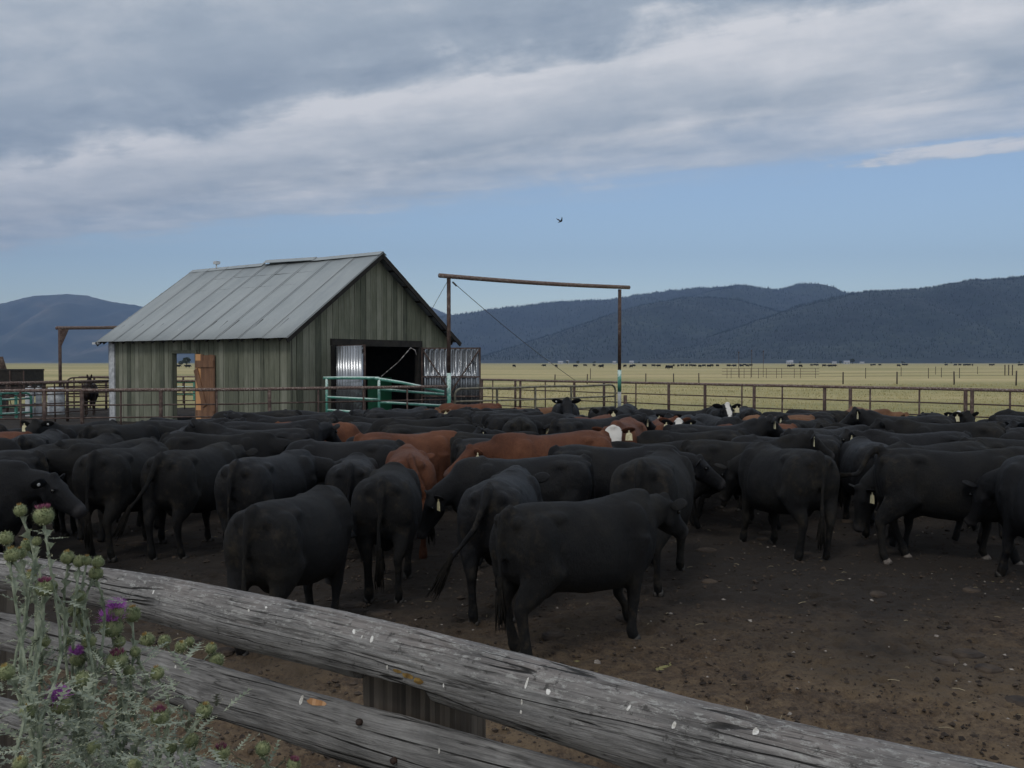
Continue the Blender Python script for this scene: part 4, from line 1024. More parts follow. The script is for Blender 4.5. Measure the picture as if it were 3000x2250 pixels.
EX = [
 # model, column, depth, heading, scale, material, label, tag ear, stud, pale hooves
 ('heifer', 1700, 7.62, 38, .97, 'M_black2', 'stocky black heifer nearest the camera, walking right with one foreleg lifted', 0, 0, 0),
 ('away_up', 1478, 8.85, 80, 1.0, 'M_black', 'black cow right behind the nearest heifer, tail swung out to the left', 2, 0, 0),
 ('grazer', 868, 7.95, 75, .96, 'M_black2', 'broad black cow with lowered head just behind the top log rail', 0, 0, 0),
 ('away_low', 1140, 9.55, 92, .975, 'M_black2', 'black cow seen squarely from behind, before the round red cow', 0, 0, 0),
 ('away_tail', 1196, 11.7, 98, 1.0, 'M_red', 'round red cow seen from behind with a pale tail tip swung right', 0, 0, 0),
 ('side_level', 1195, 14.3, 24, 1.0, 'M_red', 'red cow standing side on right behind the round red rump', 2, 0, 0),
 ('side_level', 1616, 12.7, 204, 1.07, 'M_red', 'long orange red cow facing left across the middle of the herd', 2, 0, 0),
 ('side_low', 1530, 10.75, 192, .99, 'M_black', 'black cow facing left with a square pale tag, before the long red cow', 2, 0, 0),
 ('away_low', 1925, 9.95, 70, 1.07, 'M_black2', 'large black cow seen from behind to the right of the nearest heifer', 0, 0, 0),
 ('side_level', 1800, 12.0, 2, 1.0, 'M_black', 'black cow whose grey-nosed head points right beyond a large black rump', 0, 0, 0),
 ('away_low', 2295, 11.5, 105, 1.04, 'M_black2', 'big black cow seen from behind, standing apart on the bare dirt', 0, 0, 0),
 ('side_low', 2300, 13.7, 183, 1.0, 'M_black', 'black cow facing left with lowered head behind the big apart standing rump', 1, 0, 0),
 ('side_walk', 2790, 10.9, -5, 1.05, 'M_black2', 'long black cow walking right near the right edge with its tail kicked out', 0, 0, 1),
 ('away_low', 3120, 9.5, 100, 1.05, 'M_black', 'black cow cut off by the right edge of the picture', 0, 0, 0),
 ('side_level', -150, 9.8, -2, 1.02, 'M_black', 'black cow entering from the left edge with its long face pointing right', 0, 1, 0),
 ('away_low', 378, 11.5, 82, 1.02, 'M_black2', 'leftmost of three black cows in a row with rumps to the camera', 0, 0, 0),
 ('away_up', 572, 11.6, 78, 1.02, 'M_black2', 'middle one of three black cows in a row with rumps to the camera', 0, 0, 0),
 ('away_right', 795, 10.75, 74, 1.0, 'M_black', 'right one of three black cows in a row, its head turned right', 0, 0, 0),
 ('side_low', 1010, 12.9, 178, 1.0, 'M_black', 'black cow facing left, its smooth back just left of the red rumps', 0, 0, 0),
 ('side_level', 640, 13.9, 4, 1.0, 'M_black2', 'black cow side on facing right, behind the row of three rumps', 1, 0, 0),
 ('away_low', 262, 13.2, 84, 1.0, 'M_black2', 'black rump behind the face of the cow entering from the left edge', 0, 0, 0),
 ('away_low', 118, 14.6, 96, 1.0, 'M_black', 'black rump between the red back at the left edge and its black neighbours', 0, 0, 0),
 ('away_tail', 70, 11.9, 80, .97, 'M_black2', 'low black back directly behind the cow entering from the left edge', 0, 0, 0),
 ('side_up', -70, 14.3, 184, 1.0, 'M_red', 'red cow cut off by the left edge of the picture', 0, 0, 0),
 ('side_level', 1255, 16.0, 3, 1.0, 'M_black2', 'long black back facing right behind the side-on red cow', 0, 0, 0),
 ('side_low', 925, 17.3, -6, .97, 'M_red', 'red cow before the barn wall, facing right behind a tag-eared black cow', 0, 0, 0),
 ('side_level', 1432, 14.7, 5, .98, 'M_black2', 'black cow facing right between the two side-on red cows', 0, 0, 0),
 ('white_face', 1825, 15.0, 255, 1.10, 'M_redface', 'white-faced red cow looking at the camera over the long red back', 2, 0, 0),
 ('side_level', 2030, 14.6, 184, 1.0, 'M_black2', 'black cow facing left just right of the white-faced cow', 2, 0, 0),
 ('side_low', 2210, 16.8, 187, .97, 'M_red', 'orange red cow facing left in the crowd before the right-hand fence', 2, 0, 0),
 ('side_up', 2690, 14.3, 184, 1.02, 'M_black', 'black cow facing left behind the long walking cow, pale tag in its ear', 2, 0, 0),
 ('side_low', 2985, 13.0, 3, 1.02, 'M_black2', 'black cow side on at the right edge, behind the long walking cow', 0, 0, 0),
 ('away_low', 2545, 12.9, 82, 1.0, 'M_black', 'black rump just left of the kicked out tail', 0, 0, 0),
 ('alert', 1950, 17.6, 268, 1.0, 'M_red', 'red cow facing the camera, head between black backs below the right gateway post', 0, 0, 0),
 ('alert', 2015, 17.0, 248, 1.0, 'M_blackface', 'black cow with a white blaze and two pale tags looking left', 3, 0, 0),
 ('alert', 2112, 21.2, 262, 1.05, 'M_blackface', 'black cow with a white blaze raised above the back row, facing the fence gap', 2, 0, 0),
 ('turned_left', 2545, 21.6, 280, 1.0, 'M_tan', 'reddish cow lying low in the back row before the right fence', 0, 0, 0),
 ('alert', 2760, 20.4, 262, .95, 'M_blackface', 'black cow with a pale patched forehead in the back row at the right', 1, 0, 0),
 ('side_low', 2280, 20.0, 182, .95, 'M_tan', 'tan cow showing only a sliver of back before the right fence', 0, 0, 0),
 ('alert', 1300, 21.5, 262, .95, 'M_tan', 'tan-red cow facing the camera at the foot of the left gateway post', 2, 0, 0),
 ('side_low', 1375, 24.3, 175, 1.0, 'M_red', 'red back in the very last row below the barn door', 0, 0, 0),
 ('side_low', 1570, 23.8, 185, .95, 'M_tan', 'reddish brown back in the last row under the gateway', 0, 0, 0),
 ('turned_right', 1740, 18.4, 240, .98, 'M_red', 'red cow directly behind the white-faced cow', 0, 0, 0),
 ('side_level', 960, 15.3, 10, .80, 'M_tan', 'small light tan calf before the red cow by the barn wall', 2, 0, 0),
 ('alert', 1655, 22.0, 266, 1.12, 'M_black', 'tall black cow with its head raised highest in the back row', 0, 1, 0),
 ('turned_left', 790, 16.0, 12, 1.04, 'M_black', 'black cow with a raised head and studded ear before the barn wall', 2, 2, 0),
 ('side_up', 540, 17.2, 8, 1.0, 'M_black', 'black cow with a big square tag under the open side door of the barn', 1, 0, 0),
]
for (mk, px, d, hd, s_, m_, lab, tg, stud, ph) in EX:
    cow(K[mk], XP(px, d), d, hd, s_, globals()[m_], lab, FG, True, tg, stud, M_pale if ph else M_hoof)
# the rest of the crowd
random.seed(2024)
def segdist(a_, b_):
    best = 9
    for i in (-.62, -.2, .2, .62):
        for j in (-.62, -.2, .2, .62):
            dx = a_[0]+math.cos(a_[2])*i*a_[3]-b_[0]-math.cos(b_[2])*j*b_[3]; dy = a_[1]+math.sin(a_[2])*i*a_[3]-b_[1]-math.sin(b_[2])*j*b_[3]
            best = min(best, dx*dx+dy*dy)
    return math.sqrt(best)
def headclear(c, others):
    hx, hy_ = c[0]+math.cos(c[2])*1.15, c[1]+math.sin(c[2])*1.15
    return all(min((hx-o[0]-math.cos(o[2])*j)**2+(hy_-o[1]-math.sin(o[2])*j)**2 for j in (-.6, 0, .6)) > .14 for o in others)
dmaxt = [(-300, 16.5), (0, 17.2), (500, 18.2), (900, 20.5), (1200, 22.4), (1500, 24.2), (1800, 24.3), (2200, 23.3), (2600, 21.4), (3000, 20.2), (3300, 19.5)]
FL = []
for t_ in range(30000):
    d = random.uniform(10.4, 24.6); px = random.uniform(-130, 3130)
    if d < interp([(0, 10.2), (600, 10.4), (1000, 10.6), (1450, 12.4), (2000, 12.6), (2450, 11.6), (3130, 11.0)], px): continue
    if d > interp(dmaxt, px)-.3: continue
    if (1070 < px < 1345 and d < 14.6) or (1300 < px < 1850 and d < 13.6): continue
    r_ = random.random()
    hd = random.gauss(4, 20) if r_ < .38 else random.gauss(183, 20) if r_ < .72 else random.gauss(265, 22) if r_ < .86 else random.gauss(85, 25)
    c = (XP(px, d), d, R(hd), 1.)
    if any(abs(o[0]-c[0]) < 2.6 and abs(o[1]-c[1]) < 2.6 and segdist(c, o) < .61 for o in placed_cows): continue
    if not headclear(c, [o for o in placed_cows if abs(o[0]-c[0]) < 3 and abs(o[1]-c[1]) < 3]): continue
    placed_cows.append(c); FL.append((px, d, hd % 360))
ROWS = [(12.6, 'nearer row'), (14.2, 'middle row'), (15.8, 'row behind middle'), (17.4, 'rear row'), (19.2, 'second last row'), (99, 'back row')]
ZONES = [(290, 'left of the barn'), (600, 'below the side door'), (860, 'below the side wall'), (1290, 'below the barn gable'), (1560, 'by the left gateway post'), (1830, 'by the right gateway post'), (2250, 'right of the gateway'), (2620, 'toward the right edge'), (9999, 'near the right edge')]
ORD = ['first', 'second', 'third', 'fourth', 'fifth', 'sixth', 'seventh', 'eighth', 'ninth', 'tenth', 'eleventh', 'twelfth']
groups = {}
for f_ in sorted(FL):
    row = next(n_ for q, n_ in ROWS if f_[1] < q); zn = next(n_ for q, n_ in ZONES if f_[0] < q); hd = f_[2]
    fc = 'facing right' if hd < 50 or hd > 310 else 'facing away' if hd < 130 else 'facing left' if hd < 230 else 'facing us'
    groups.setdefault((row, zn, fc), []).append(f_)
for (row, zn, fc), lst in groups.items():
    for i, (px, d, hd) in enumerate(lst):
        side = fc in ('facing right', 'facing left')
        mk = random.choice(['side_level', 'side_alert', 'side_low', 'side_b', 'side_c', 'turned_left', 'turned_right', 'side_up', 'side_alert', 'down'] if side else ['alert', 'alert', 'turned_left', 'turned_right', 'side_up'] if fc == 'facing us' else ['away_low', 'away_up', 'away_right', 'side_up'])
        tg = random.choice((0, 1, 2, 1, 2, 3)); stud = random.choice((0, 0, 1, 2)) & ~tg
        lab = 'black cow '+fc+', '+(ORD[i]+' from left, ' if len(lst) > 1 else 'in the ')+row+' '+zn
        cow(K[mk], XP(px, d), d, hd, random.uniform(.93, 1.05), random.choice((M_black, M_black, M_black2)), lab, FG, False, tg, stud, vary=.07)
        placed_cows.pop()
print('herd', len(placed_cows), 'filler', len(FL))
# cattle grazing far out on the pasture
random.seed(9)
fx_ = [(1505, 1079), (1595, 1078), (1630, 1080), (1685, 1080), (1715, 1077), (1740, 1077), (1760, 1081), (1766, 1078), (1830, 1079), (1848, 1081), (1856, 1078), (1888, 1078), (1915, 1077), (1930, 1079), (1975, 1077), (1988, 1078), (1999, 1077), (2012, 1078), (2024, 1077), (2034, 1078), (2050, 1080), (2062, 1077), (2078, 1080), (2084, 1077), (2102, 1078), (2135, 1078), (2152, 1078), (2168, 1076), (2172, 1078), (2182, 1075), (2188, 1077), (2200, 1076), (2312, 1079), (2322, 1078), (2346, 1079), (2378, 1076), (2388, 1074), (2394, 1075), (2415, 1078), (2432, 1079), (2443, 1078), (2552, 1075), (2560, 1075), (2578, 1075), (2632, 1077), (2646, 1074), (2654, 1074), (2771, 1074), (2800, 1075), (2810, 1075), (2824, 1075), (2832, 1074), (2840, 1075), (2848, 1075), (2903, 1075), (2910, 1074), (2986, 1075), (2994, 1075), (522, 1080), (548, 1080), (553, 1081), (1957, 1084), (1963, 1085)]
for i, (px, py) in enumerate(sorted(fx_)):
    d = CH*FPX/(py-HY-2+random.uniform(-.5, .5)); d = min(d, 620); px += random.uniform(-1.5, 1.5)
    near = min(((abs(px-a_), n_) for a_, n_ in ((1505, 'right of the corrugated door'), (1680, 'beneath the slanting wire'), (1815, 'beside the right gateway post'), (1960, 'in the near pair right of the gateway'), (2080, 'left of the three tall poles'), (2200, 'around the three tall poles'), (2316, 'below the bright farmhouse'), (2430, 'below the dark farm tree'), (2570, 'right of the farm group'), (2830, 'toward the right edge'), (2990, 'at the right edge'), (540, 'seen through the barn side door'))))[1]
    cow(K[random.choice(('far', 'far_graze'))], XP(px, d), d, random.choice((0, 180))+random.gauss(0, 35), 1.15, M_black, 'tiny dark grazing cow on the far pasture, '+near, 'far cattle, '+near, False, z=-.02)
# the horse behind the yard rails
HM = make_cow(38, 6, -62, seed=40, neck=.78, voxel=.024, horse=True, tail='down')
hq = P(262, 1062, 40.6)
ho = cow(HM, hq.x, 40.6, 291, 1.0, M_horse, 'dark saddled horse facing the camera behind the yard rails left of the barn', None, True, cat='horse', name='horse')
g = MB()
g.tube([(-.28, 0, 1.50), (-.24, 0, 1.545), (.10, 0, 1.53), (.16, 0, 1.50)], [(.12, .06), (.20, .07), (.17, .07), (.10, .06)], 14, side=(0, 1, 0))
for s in (-1, 1): g.tube([(-.05, s*.18, 1.5), (-.05, s*.29, 1.3), (-.04, s*.335, 1.0), (-.02, s*.34, .85)], [(.16, .02), (.15, .02), (.06, .02), (.05, .03)], 8, side=(1, 0, 0))
g.tube([(.12, 0, 1.52), (.13, 0, 1.64)], [.03, .045], 8)
M_leather = mat('dark_saddle_leather', two((.015, .010, .008), (.04, .025, .018), 20), .5)
g.build('saddle', M_leather, ho, smooth=True)
# ------------------------------------------------------------------ the log fence in front
def logf(dark=False):
    def fn(t, bs, co):
        sp = t.node('ShaderNodeSeparateXYZ', {0: co})
        wob = t.noise(co, 1.6, 3, .5)
        v = t.node('ShaderNodeVectorMath', {0: co, 1: t.node('ShaderNodeCombineXYZ', {1: t.math('MULTIPLY', t.math('SUBTRACT', wob, .5), .022), 2: t.math('MULTIPLY', t.math('SUBTRACT', wob, .5), .018)}).outputs[0]}, operation='ADD').outputs[0]
        grain = t.noise(t.scaled(v, 3.4, 60, 60), 1, 8, .78)
        fiber = t.noise(t.scaled(v, 9, 210, 210), 1, 4, .6)
        crk = t.noise(t.scaled(v, .45, 24, 24), 1, 1.2, .5)
        crack = t.math('ABSOLUTE', t.math('SUBTRACT', crk, .5))
        ck = t.ramp(crack, [(.0, 1.), (.010, .9), (.020, .0)])
        ck = t.math('MULTIPLY', ck, t.ramp(t.noise(v, 3.1, 3), [(.40, 0.), (.50, 1.)]))
        patch = t.noise(v, 5.5, 5, .62); lich = t.noise(t.scaled(v, 1, 2.2, 2.2), 30, 6, .8)
        f = t.math('ADD', t.math('MULTIPLY', grain, .55), t.math('ADD', t.math('MULTIPLY', patch, .38), t.math('MULTIPLY', fiber, .22)))
        c = t.ramp(f, [(.40, (.065, .064, .063)), (.52, (.150, .147, .145)), (.62, (.25, .245, .24)), (.74, (.40, .395, .39))])
        if not dark:
            geo = t.node('ShaderNodeNewGeometry'); up = t.node('ShaderNodeSeparateXYZ', {0: geo.outputs['Normal']}).outputs[2]
            weather = t.math('MULTIPLY', t.ramp(up, [(.35, 0.), (.85, .55)]), t.ramp(patch, [(.35, .3), (.6, 1.)]))
            c = t.mix(weather, c, t.mix(grain, (.09, .068, .060), (.33, .285, .26)))
            lk = t.ramp(lich, [(.53, 0.), (.60, .75)])
            lk = t.math('MULTIPLY', lk, t.ramp(up, [(.1, 0.), (.6, 1.)]))
            c = t.mix(lk, c, (.42, .42, .40))
            c = t.mix(t.ramp(t.noise(v, 37, 4, .7), [(.60, 0.), (.68, .8)]), c, (.05, .048, .045))
            c = t.mix(t.ramp(t.noise(t.scaled(v, 6, 14, 14), 1, 5, .7), [(.66, 0.), (.72, .55)]), c, (.06, .06, .06))
        c = t.mix(ck, c, (.012, .011, .010))
        fine_ck = t.ramp(t.math('ABSOLUTE', t.math('SUBTRACT', t.noise(t.scaled(v, 1.8, 62, 62), 1, 2, .5), .5)), [(.0, .9), (.022, 0.)])
        c = t.mix(t.math('MULTIPLY', fine_ck, t.ramp(t.noise(v, 7.1, 3), [(.40, .25), (.55, 1.)])), c, (.028, .026, .025))
        setc(t, bs, c)
        h = t.math('SUBTRACT', t.math('ADD', t.math('MULTIPLY', grain, 1.2), t.math('MULTIPLY', lich, .5)), t.math('MULTIPLY', ck, 2.5))
        bump(t, bs, h, .9, .008)
    return fn
M_log = mat('weathered_grey_log', logf(), .9)
M_log2 = mat('weathered_grey_split_rail', logf(True), .85)
M_cut = mat('sawn_post_wood', boards(.013, (.035, .029, .024), (.085, .07, .056), (.17, .145, .12)), .9)
M_moss = mat('ochre_lichen', two((.10, .055, .012), (.30, .19, .05), 60), .95)
M_drop = mat('dried_bird_dropping', two((.42, .40, .36), (.72, .71, .68), 70, 3, .35, .6, .3), .7)
M_fresh = mat('fresh_split_wood', boards(.01, (.30, .15, .06), (.42, .22, .10), (.5, .3, .16)), .8)
M_nail = mat('rusty_bolt', two((.02, .012, .009), (.06, .03, .02), 90), .8)
lf = thing('log_fence', 'old grey pole fence with two weathered rails crossing the foreground', 'fence', (0, 2.4, 0))
LA, LB = Vector((-2.32, 3.62, 0)), Vector((1.56, 1.32, 0))
def fpx(px, py, off=0.):
    """point of the fence run met at a picture position, set back by off"""
    n_ = Vector((LA.y-LB.y, LB.x-LA.x, 0)).normalized()
    if n_.y < 0: n_ = -n_
    q = on_line(LA+n_*off, LB+n_*off, px); return P(px, py, q.y)
ORG = Vector((0, 2.4, 0))
def catmull(ps, k):
    k = max(0, min(len(ps)-1.0001, k)); i = int(k); t = k-i
    p0, p1, p2, p3 = ps[max(i-1, 0)], ps[i], ps[min(i+1, len(ps)-1)], ps[min(i+2, len(ps)-1)]
    return .5*((2*p1)+(p2-p0)*t+(2*p0-5*p1+4*p2-p3)*t*t+(3*p1-p0-3*p2+p3)*t**3)
def logmesh(name, stations, seed, flat, m, taps=(), step=.010, nr=132, notch=None):
    """stations: (point, diameter); the mesh runs along local x so that the grain follows it"""
    A, B = stations[0][0], stations[-1][0]; d = B-A; L = d.length
    ex = d.normalized(); ez = (Vector((0, 0, 1))-ex*ex.z).normalized(); ey = ez.cross(ex)
    Mx = Matrix((ex, ey, ez)).transposed().to_4x4(); Mx.translation = A; Mi = Mx.inverted()
    loc = [Mi@p for p, _ in stations]; dia = [q for _, q in stations]; g = MB(); n = int(L/step)
    for i in range(n+1):
        s = i/n*L; k = 0
        while k < len(loc)-2 and loc[k+1].x < s: k += 1
        t = (s-loc[k].x)/(loc[k+1].x-loc[k].x); c0 = catmull(loc, k+t); r = (dia[k]+(dia[k+1]-dia[k])*t)/2
        for j in range(nr):
            th = 2*math.pi*j/nr; c, sn = math.cos(th), math.sin(th)
            rr = r*(1+.05*mn.noise(Vector((s*2.2, c*1.5+seed, sn*1.5)))+.022*mn.noise(Vector((s*9, c*4, sn*4+seed))))
            q = mn.noise(Vector((s*.30+seed, c*2.6, sn*2.6+.03*math.sin(s*9)))); q2 = mn.noise(Vector((s*1.2+seed, c*14, sn*14)))
            rr -= max(0, 1-abs(q)/.035)*.13*r*(.3+.7*(mn.noise(Vector((s*1.1, seed, 3)))>-.15)); rr -= max(0, 1-abs(q2)/.05)*.035*r
            rr += r*.014*mn.noise(Vector((s*30, c*20, sn*20)))+r*.006*mn.noise(Vector((s*90, c*60, sn*60)))
            y, z = c*rr*flat[0], sn*rr*flat[1]
            for (ts, tth, tr, hh) in taps:
                dd = ((s-ts)/tr)**2+((math.atan2(math.sin(th-tth), math.cos(th-tth)))*r/tr)**2
                if dd < 5: f_ = 1+hh*(math.exp(-dd*1.2)-.35*math.exp(-dd*9))/r; y *= f_; z *= f_
            if notch and notch[0] < s < notch[1]: z = max(z, notch[2]+.004*mn.noise(Vector((s*20, y*20, 0)))+.02*max(0, (s-notch[0])/(notch[1]-notch[0])-.5))
            g.v.append((s, c0.y+y, c0.z+z))
    for i in range(n):
        for j in range(nr):
            o = i*nr; g.f.append((o+j, o+(j+1) % nr, o+nr+(j+1) % nr, o+nr+j)); g.m.append(0)
    g.f.append(tuple(range(nr))[::-1]); g.f.append(tuple(n*nr+j for j in range(nr))); g.m += [0, 0]
    Mo = Mx.copy(); Mo.translation = A-ORG
    wv = [Mx@Vector(v) for v in g.v]; wf = list(g.f)
    o = g.build(name, m, lf, smooth=True, M=Mo)
    from mathutils.bvhtree import BVHTree
    return o, BVHTree.FromPolygons(wv, wf), Mi
lf.location = ORG
ST = [(-260, 1625, .115), (0, 1672, .118), (290, 1721, .125), (480, 1760, .138), (700, 1813, .155), (1075, 1898, .157), (1500, 2018, .172), (2100, 2198, .182), (2600, 2322, .186), (3200, 2460, .19), (3900, 2600, .19)]
S1 = [(fpx(a, b), c) for a, b, c in ST]; e1 = (S1[-1][0]-S1[0][0]).normalized()
top_log, BV1, MI1 = logmesh('rail', S1, 1.3, (1, 1.0), M_log, notch=((fpx(1076, 1960)-S1[0][0]).dot(e1), (fpx(1300, 2020)-S1[0][0]).dot(e1), -.040))
ST2 = [(-300, 1790, .13), (0, 1848, .13), (145, 1884, .14), (410, 1961, .15), (555, 2001, .155), (803, 2076, .15), (1007, 2140, .158), (1500, 2285, .16), (2200, 2470, .165)]
kn = fpx(585, 2078, -.04)
S2 = [(fpx(a, b, -.01), c) for a, b, c in ST2]
kx = (kn-S2[0][0]).dot((S2[-1][0]-S2[0][0]).normalized())
mid_rail, BV2, MI2 = logmesh('rail', S2, 7.7, (.52, 1.0), M_log2, taps=[(kx, math.pi*.5+1.9, .045, .02), (kx, -math.pi/2-.9, .05, .022)])
ST3 = [(-300, 2010, .12), (0, 2095, .12), (240, 2168, .13), (450, 2240, .13), (800, 2350, .13)]
logmesh('rail', [(fpx(a, b, .0), c) for a, b, c in ST3], 4.1, (.6, 1.0), M_log2)
def post(px, w_, dp, ztop, off, slant):
    q = fpx(px, 2000, off); q.z = 0; dr = (LB-LA).normalized(); n_ = Vector((-dr.y, dr.x, 0))
    g = MB(); nx, nz = 26, 60; g0 = len(g.v)
    ring = []
    for i in range(nz+1):
        row = []
        for j in range(4*nx):
            sd, t = divmod(j, nx); t = t/nx
            x, y = [(-1+2*t, -1), (1, -1+2*t), (1-2*t, 1), (-1, 1-2*t)][sd]
            zt = ztop+slant*x*w_/2+.004*mn.noise(Vector((x*6, y*6, 3)))
            z = -.1+(zt+.1)*i/nz
            k = 1-.05*max(0, abs(x)*abs(y))**6
            dd = .006*mn.noise(Vector((x*14, y*14, z*1.5)))+.012*mn.noise(Vector((x*3, y*3, z*2)))
            p = q+dr*(x*w_/2*k+dd)+n_*(y*dp/2*k+dd); row.append(Vector((p.x, p.y, z))-ORG)
        ring.append(row); g.v += [tuple(p) for p in row]
    m_ = 4*nx
    for i in range(nz):
        for j in range(m_): g.f.append((i*m_+j, i*m_+(j+1) % m_, (i+1)*m_+(j+1) % m_, (i+1)*m_+j)); g.m.append(0)
    g.f.append(tuple(nz*m_+j for j in range(m_))); g.m.append(0)
    return g.build('post', M_cut, lf, smooth=False)
post(1245, .29, .17, 1.505, .12, -.05)
post(-40, .22, .16, 1.45, .15, 0)
post(3300, .26, .17, 1.42, .15, 0)
def splat(px, py, rx, ry, bv, m, name, rot=0., seed=0, lift=.0012):
    g = MB(); cen = Vector((0, 0, CH)); vs = []
    def hit(x, y):
        v = ray(x, y).normalized(); h = bv.ray_cast(cen, v)
        return (h[0]+h[1]*lift if h[0] is not None else None)
    c = hit(px, py)
    if c is None: return
    pts = [c]; n = 14
    for r_ in (.5, 1):
        for j in range(n):
            a_ = 2*math.pi*j/n; k = r_*(1+.35*mn.noise(Vector((math.cos(a_)*1.6, math.sin(a_)*1.6, seed))))
            x, y = math.cos(a_)*rx*k, math.sin(a_)*ry*k
            x, y = x*math.cos(rot)-y*math.sin(rot), x*math.sin(rot)+y*math.cos(rot)
            h = hit(px+x, py+y); pts.append(h if h is not None else pts[-1])
    g.v = [tuple(p-ORG) for p in pts]
    g.f = [(0, 1+j, 1+(j+1) % n) for j in range(n)]+[(1+j, 1+n+j, 1+n+(j+1) % n, 1+(j+1) % n) for j in range(n)]; g.m = [0]*len(g.f)
    g.build(name, m, lf, smooth=True)
for k, (x, y, rx, ry, ro) in enumerate(((1038, 1851, 7, 9, 0), (1061, 1866, 3, 6, .4), (1090, 1873, 6, 13, .3), (1543, 2003, 5, 21, .3), (1606, 2027, 9, 13, 0), (1529, 2056, 4, 10, 0), (1527, 2086, 5, 7, 0), (1842, 2075, 5, 14, .6), (1975, 2125, 9, 14, .3), (2214, 2143, 12, 15, .5), (975, 1718, 4, 7, .4), (780, 1780, 5, 5, 0), (729, 1789, 4, 5, 0), (450, 1735, 3, 8, .4), (1135, 1955, 4, 9, 0), (1300, 2008, 3, 7, 0))):
    splat(x, y, rx*.72, ry*.78, BV1, M_drop, 'bird_dropping', ro, k)
splat(883, 2052, 5, 14, BV2, M_drop, 'bird_dropping', .3, 3); splat(925, 2057, 27, 10, BV2, M_fresh, 'fresh_chip', .2, 9)
splat(515, 1953, 3, 5, BV2, M_drop, 'bird_dropping', .1, 6); splat(1287, 2200, 3, 8, BV2, M_drop, 'bird_dropping', .0, 8)
for (x, y) in ((1056, 2116), (1157, 2226), (372, 2035)):
    v = ray(x, y).normalized(); h = BV2.ray_cast(Vector((0, 0, CH)), v)
    if h[0] is not None:
        g = MB(); nn_ = h[1]; g.tube([h[0]-ORG-nn_*.004, h[0]-ORG+nn_*.010, h[0]-ORG+nn_*.013], [.0085, .0085, .005], 12); g.build('bolt', M_nail, lf, smooth=True)
for k, (x, y, rx, ry) in enumerate(((1165, 1966, 14, 5), (1195, 1980, 18, 7), (1225, 1994, 16, 8))): splat(x, y, rx, ry, BV1, M_moss, 'lichen', .35, 20+k)
g = MB(); c = fpx(1289, 2035, .06)
g.bar(c-ORG+Vector((0, 0, -.04)), c-ORG+Vector((0, 0, .03)), .006, .012); g.build('iron_spike', M_nail, lf)

# ------------------------------------------------------------------ thistles
random.seed(77)
M_stem = mat('thistle_green_grey', two((.12, .15, .10), (.32, .36, .27), 45, 4, .35, .65, .3, .002), .85)
M_tleaf = mat('thistle_leaf', two((.10, .125, .085), (.28, .31, .24), 30, 4, .35, .65, .3, .002), .85)
M_spine = mat('pale_thistle_spine', two((.36, .40, .26), (.55, .56, .38), 30, 3, .4, .6, 0), .8)
M_bract = mat('thistle_bract', two((.10, .13, .06), (.24, .26, .13), 60, 4, .35, .65, .3, .002), .85)
M_ochre = mat('withered_thistle_top', two((.28, .15, .05), (.48, .36, .12), 60, 4, .35, .65, 0), .85)
M_purple = mat('purple_thistle_floret', two((.34, .07, .40), (.70, .28, .75), 90, 3, .35, .65, 0), .8)
M_plum = mat('dull_plum_floret', two((.14, .03, .08), (.30, .10, .16), 90, 3, .35, .65, 0), .85)
def rv(s=1.): return Vector((random.gauss(0, s), random.gauss(0, s), random.gauss(0, s)))
def spine(g, p, d, L, w_, mi=0):
    sd = d.orthogonal().normalized(); sd.rotate(Matrix.Rotation(random.random()*3, 3, d.normalized()) if d.length else Matrix.Identity(3))
    g.add([p-sd*w_, p+sd*w_, p+d.normalized()*L], [(0, 1, 2)], mi)
def head(par, p, axis, r, kind, org):
    """globe of bracts with its spines and, where it flowers, a tuft"""
    axis = axis.normalized(); q = axis.to_track_quat('Z', 'Y').to_matrix(); g = MB()
    g.ball(p-org, (r, r, r*.92), 16, 12, 0, q)
    for k in range(300):
        z = random.uniform(-.85, .9); a_ = random.random()*6.283; s = math.sqrt(1-z*z)
        d = q@Vector((math.cos(a_)*s, math.sin(a_)*s, z)); dd = (d+axis*.5+rv(.12)).normalized()
        base = p-org+d*r*.92; w_ = r*.07
        sd = d.cross(axis).normalized() if d.cross(axis).length > .1 else Vector((1, 0, 0))
        g.add([base-sd*w_, base+sd*w_, base+dd*r*random.uniform(.22, .42)], [(0, 1, 2)], 1 if k % 3 == 0 else 0)
    h = g.build('flower_head', [M_bract, M_spine], par, smooth=False)
    g = MB(); top = p-org+axis*r*.72; m = {'p': M_purple, 'r': M_plum, 'o': M_ochre, 'g': M_bract}[kind]
    n, sp, L = {'p': (520, .9, 1.3), 'r': (160, .35, .6), 'o': (60, .3, .6), 'g': (30, .2, .45)}[kind]
    for k in range(n):
        d = (axis+Vector((random.gauss(0, sp*.5), random.gauss(0, sp*.5), random.gauss(0, sp*.5)))).normalized()
        b_ = Vector((random.gauss(0, 1), random.gauss(0, 1), random.gauss(0, 1))); b_ = (b_-axis*b_.dot(axis)).normalized()*r*.55*math.sqrt(random.random())*(1 if kind in 'pr' else .5); spine(g, top+b_, (d+b_/r*.9), r*L*random.uniform(.7, 1.1), r*(.06 if kind in 'pr' else .045))
    g.build('florets' if kind in 'pr' else 'bud_tip', m, h)
    return h
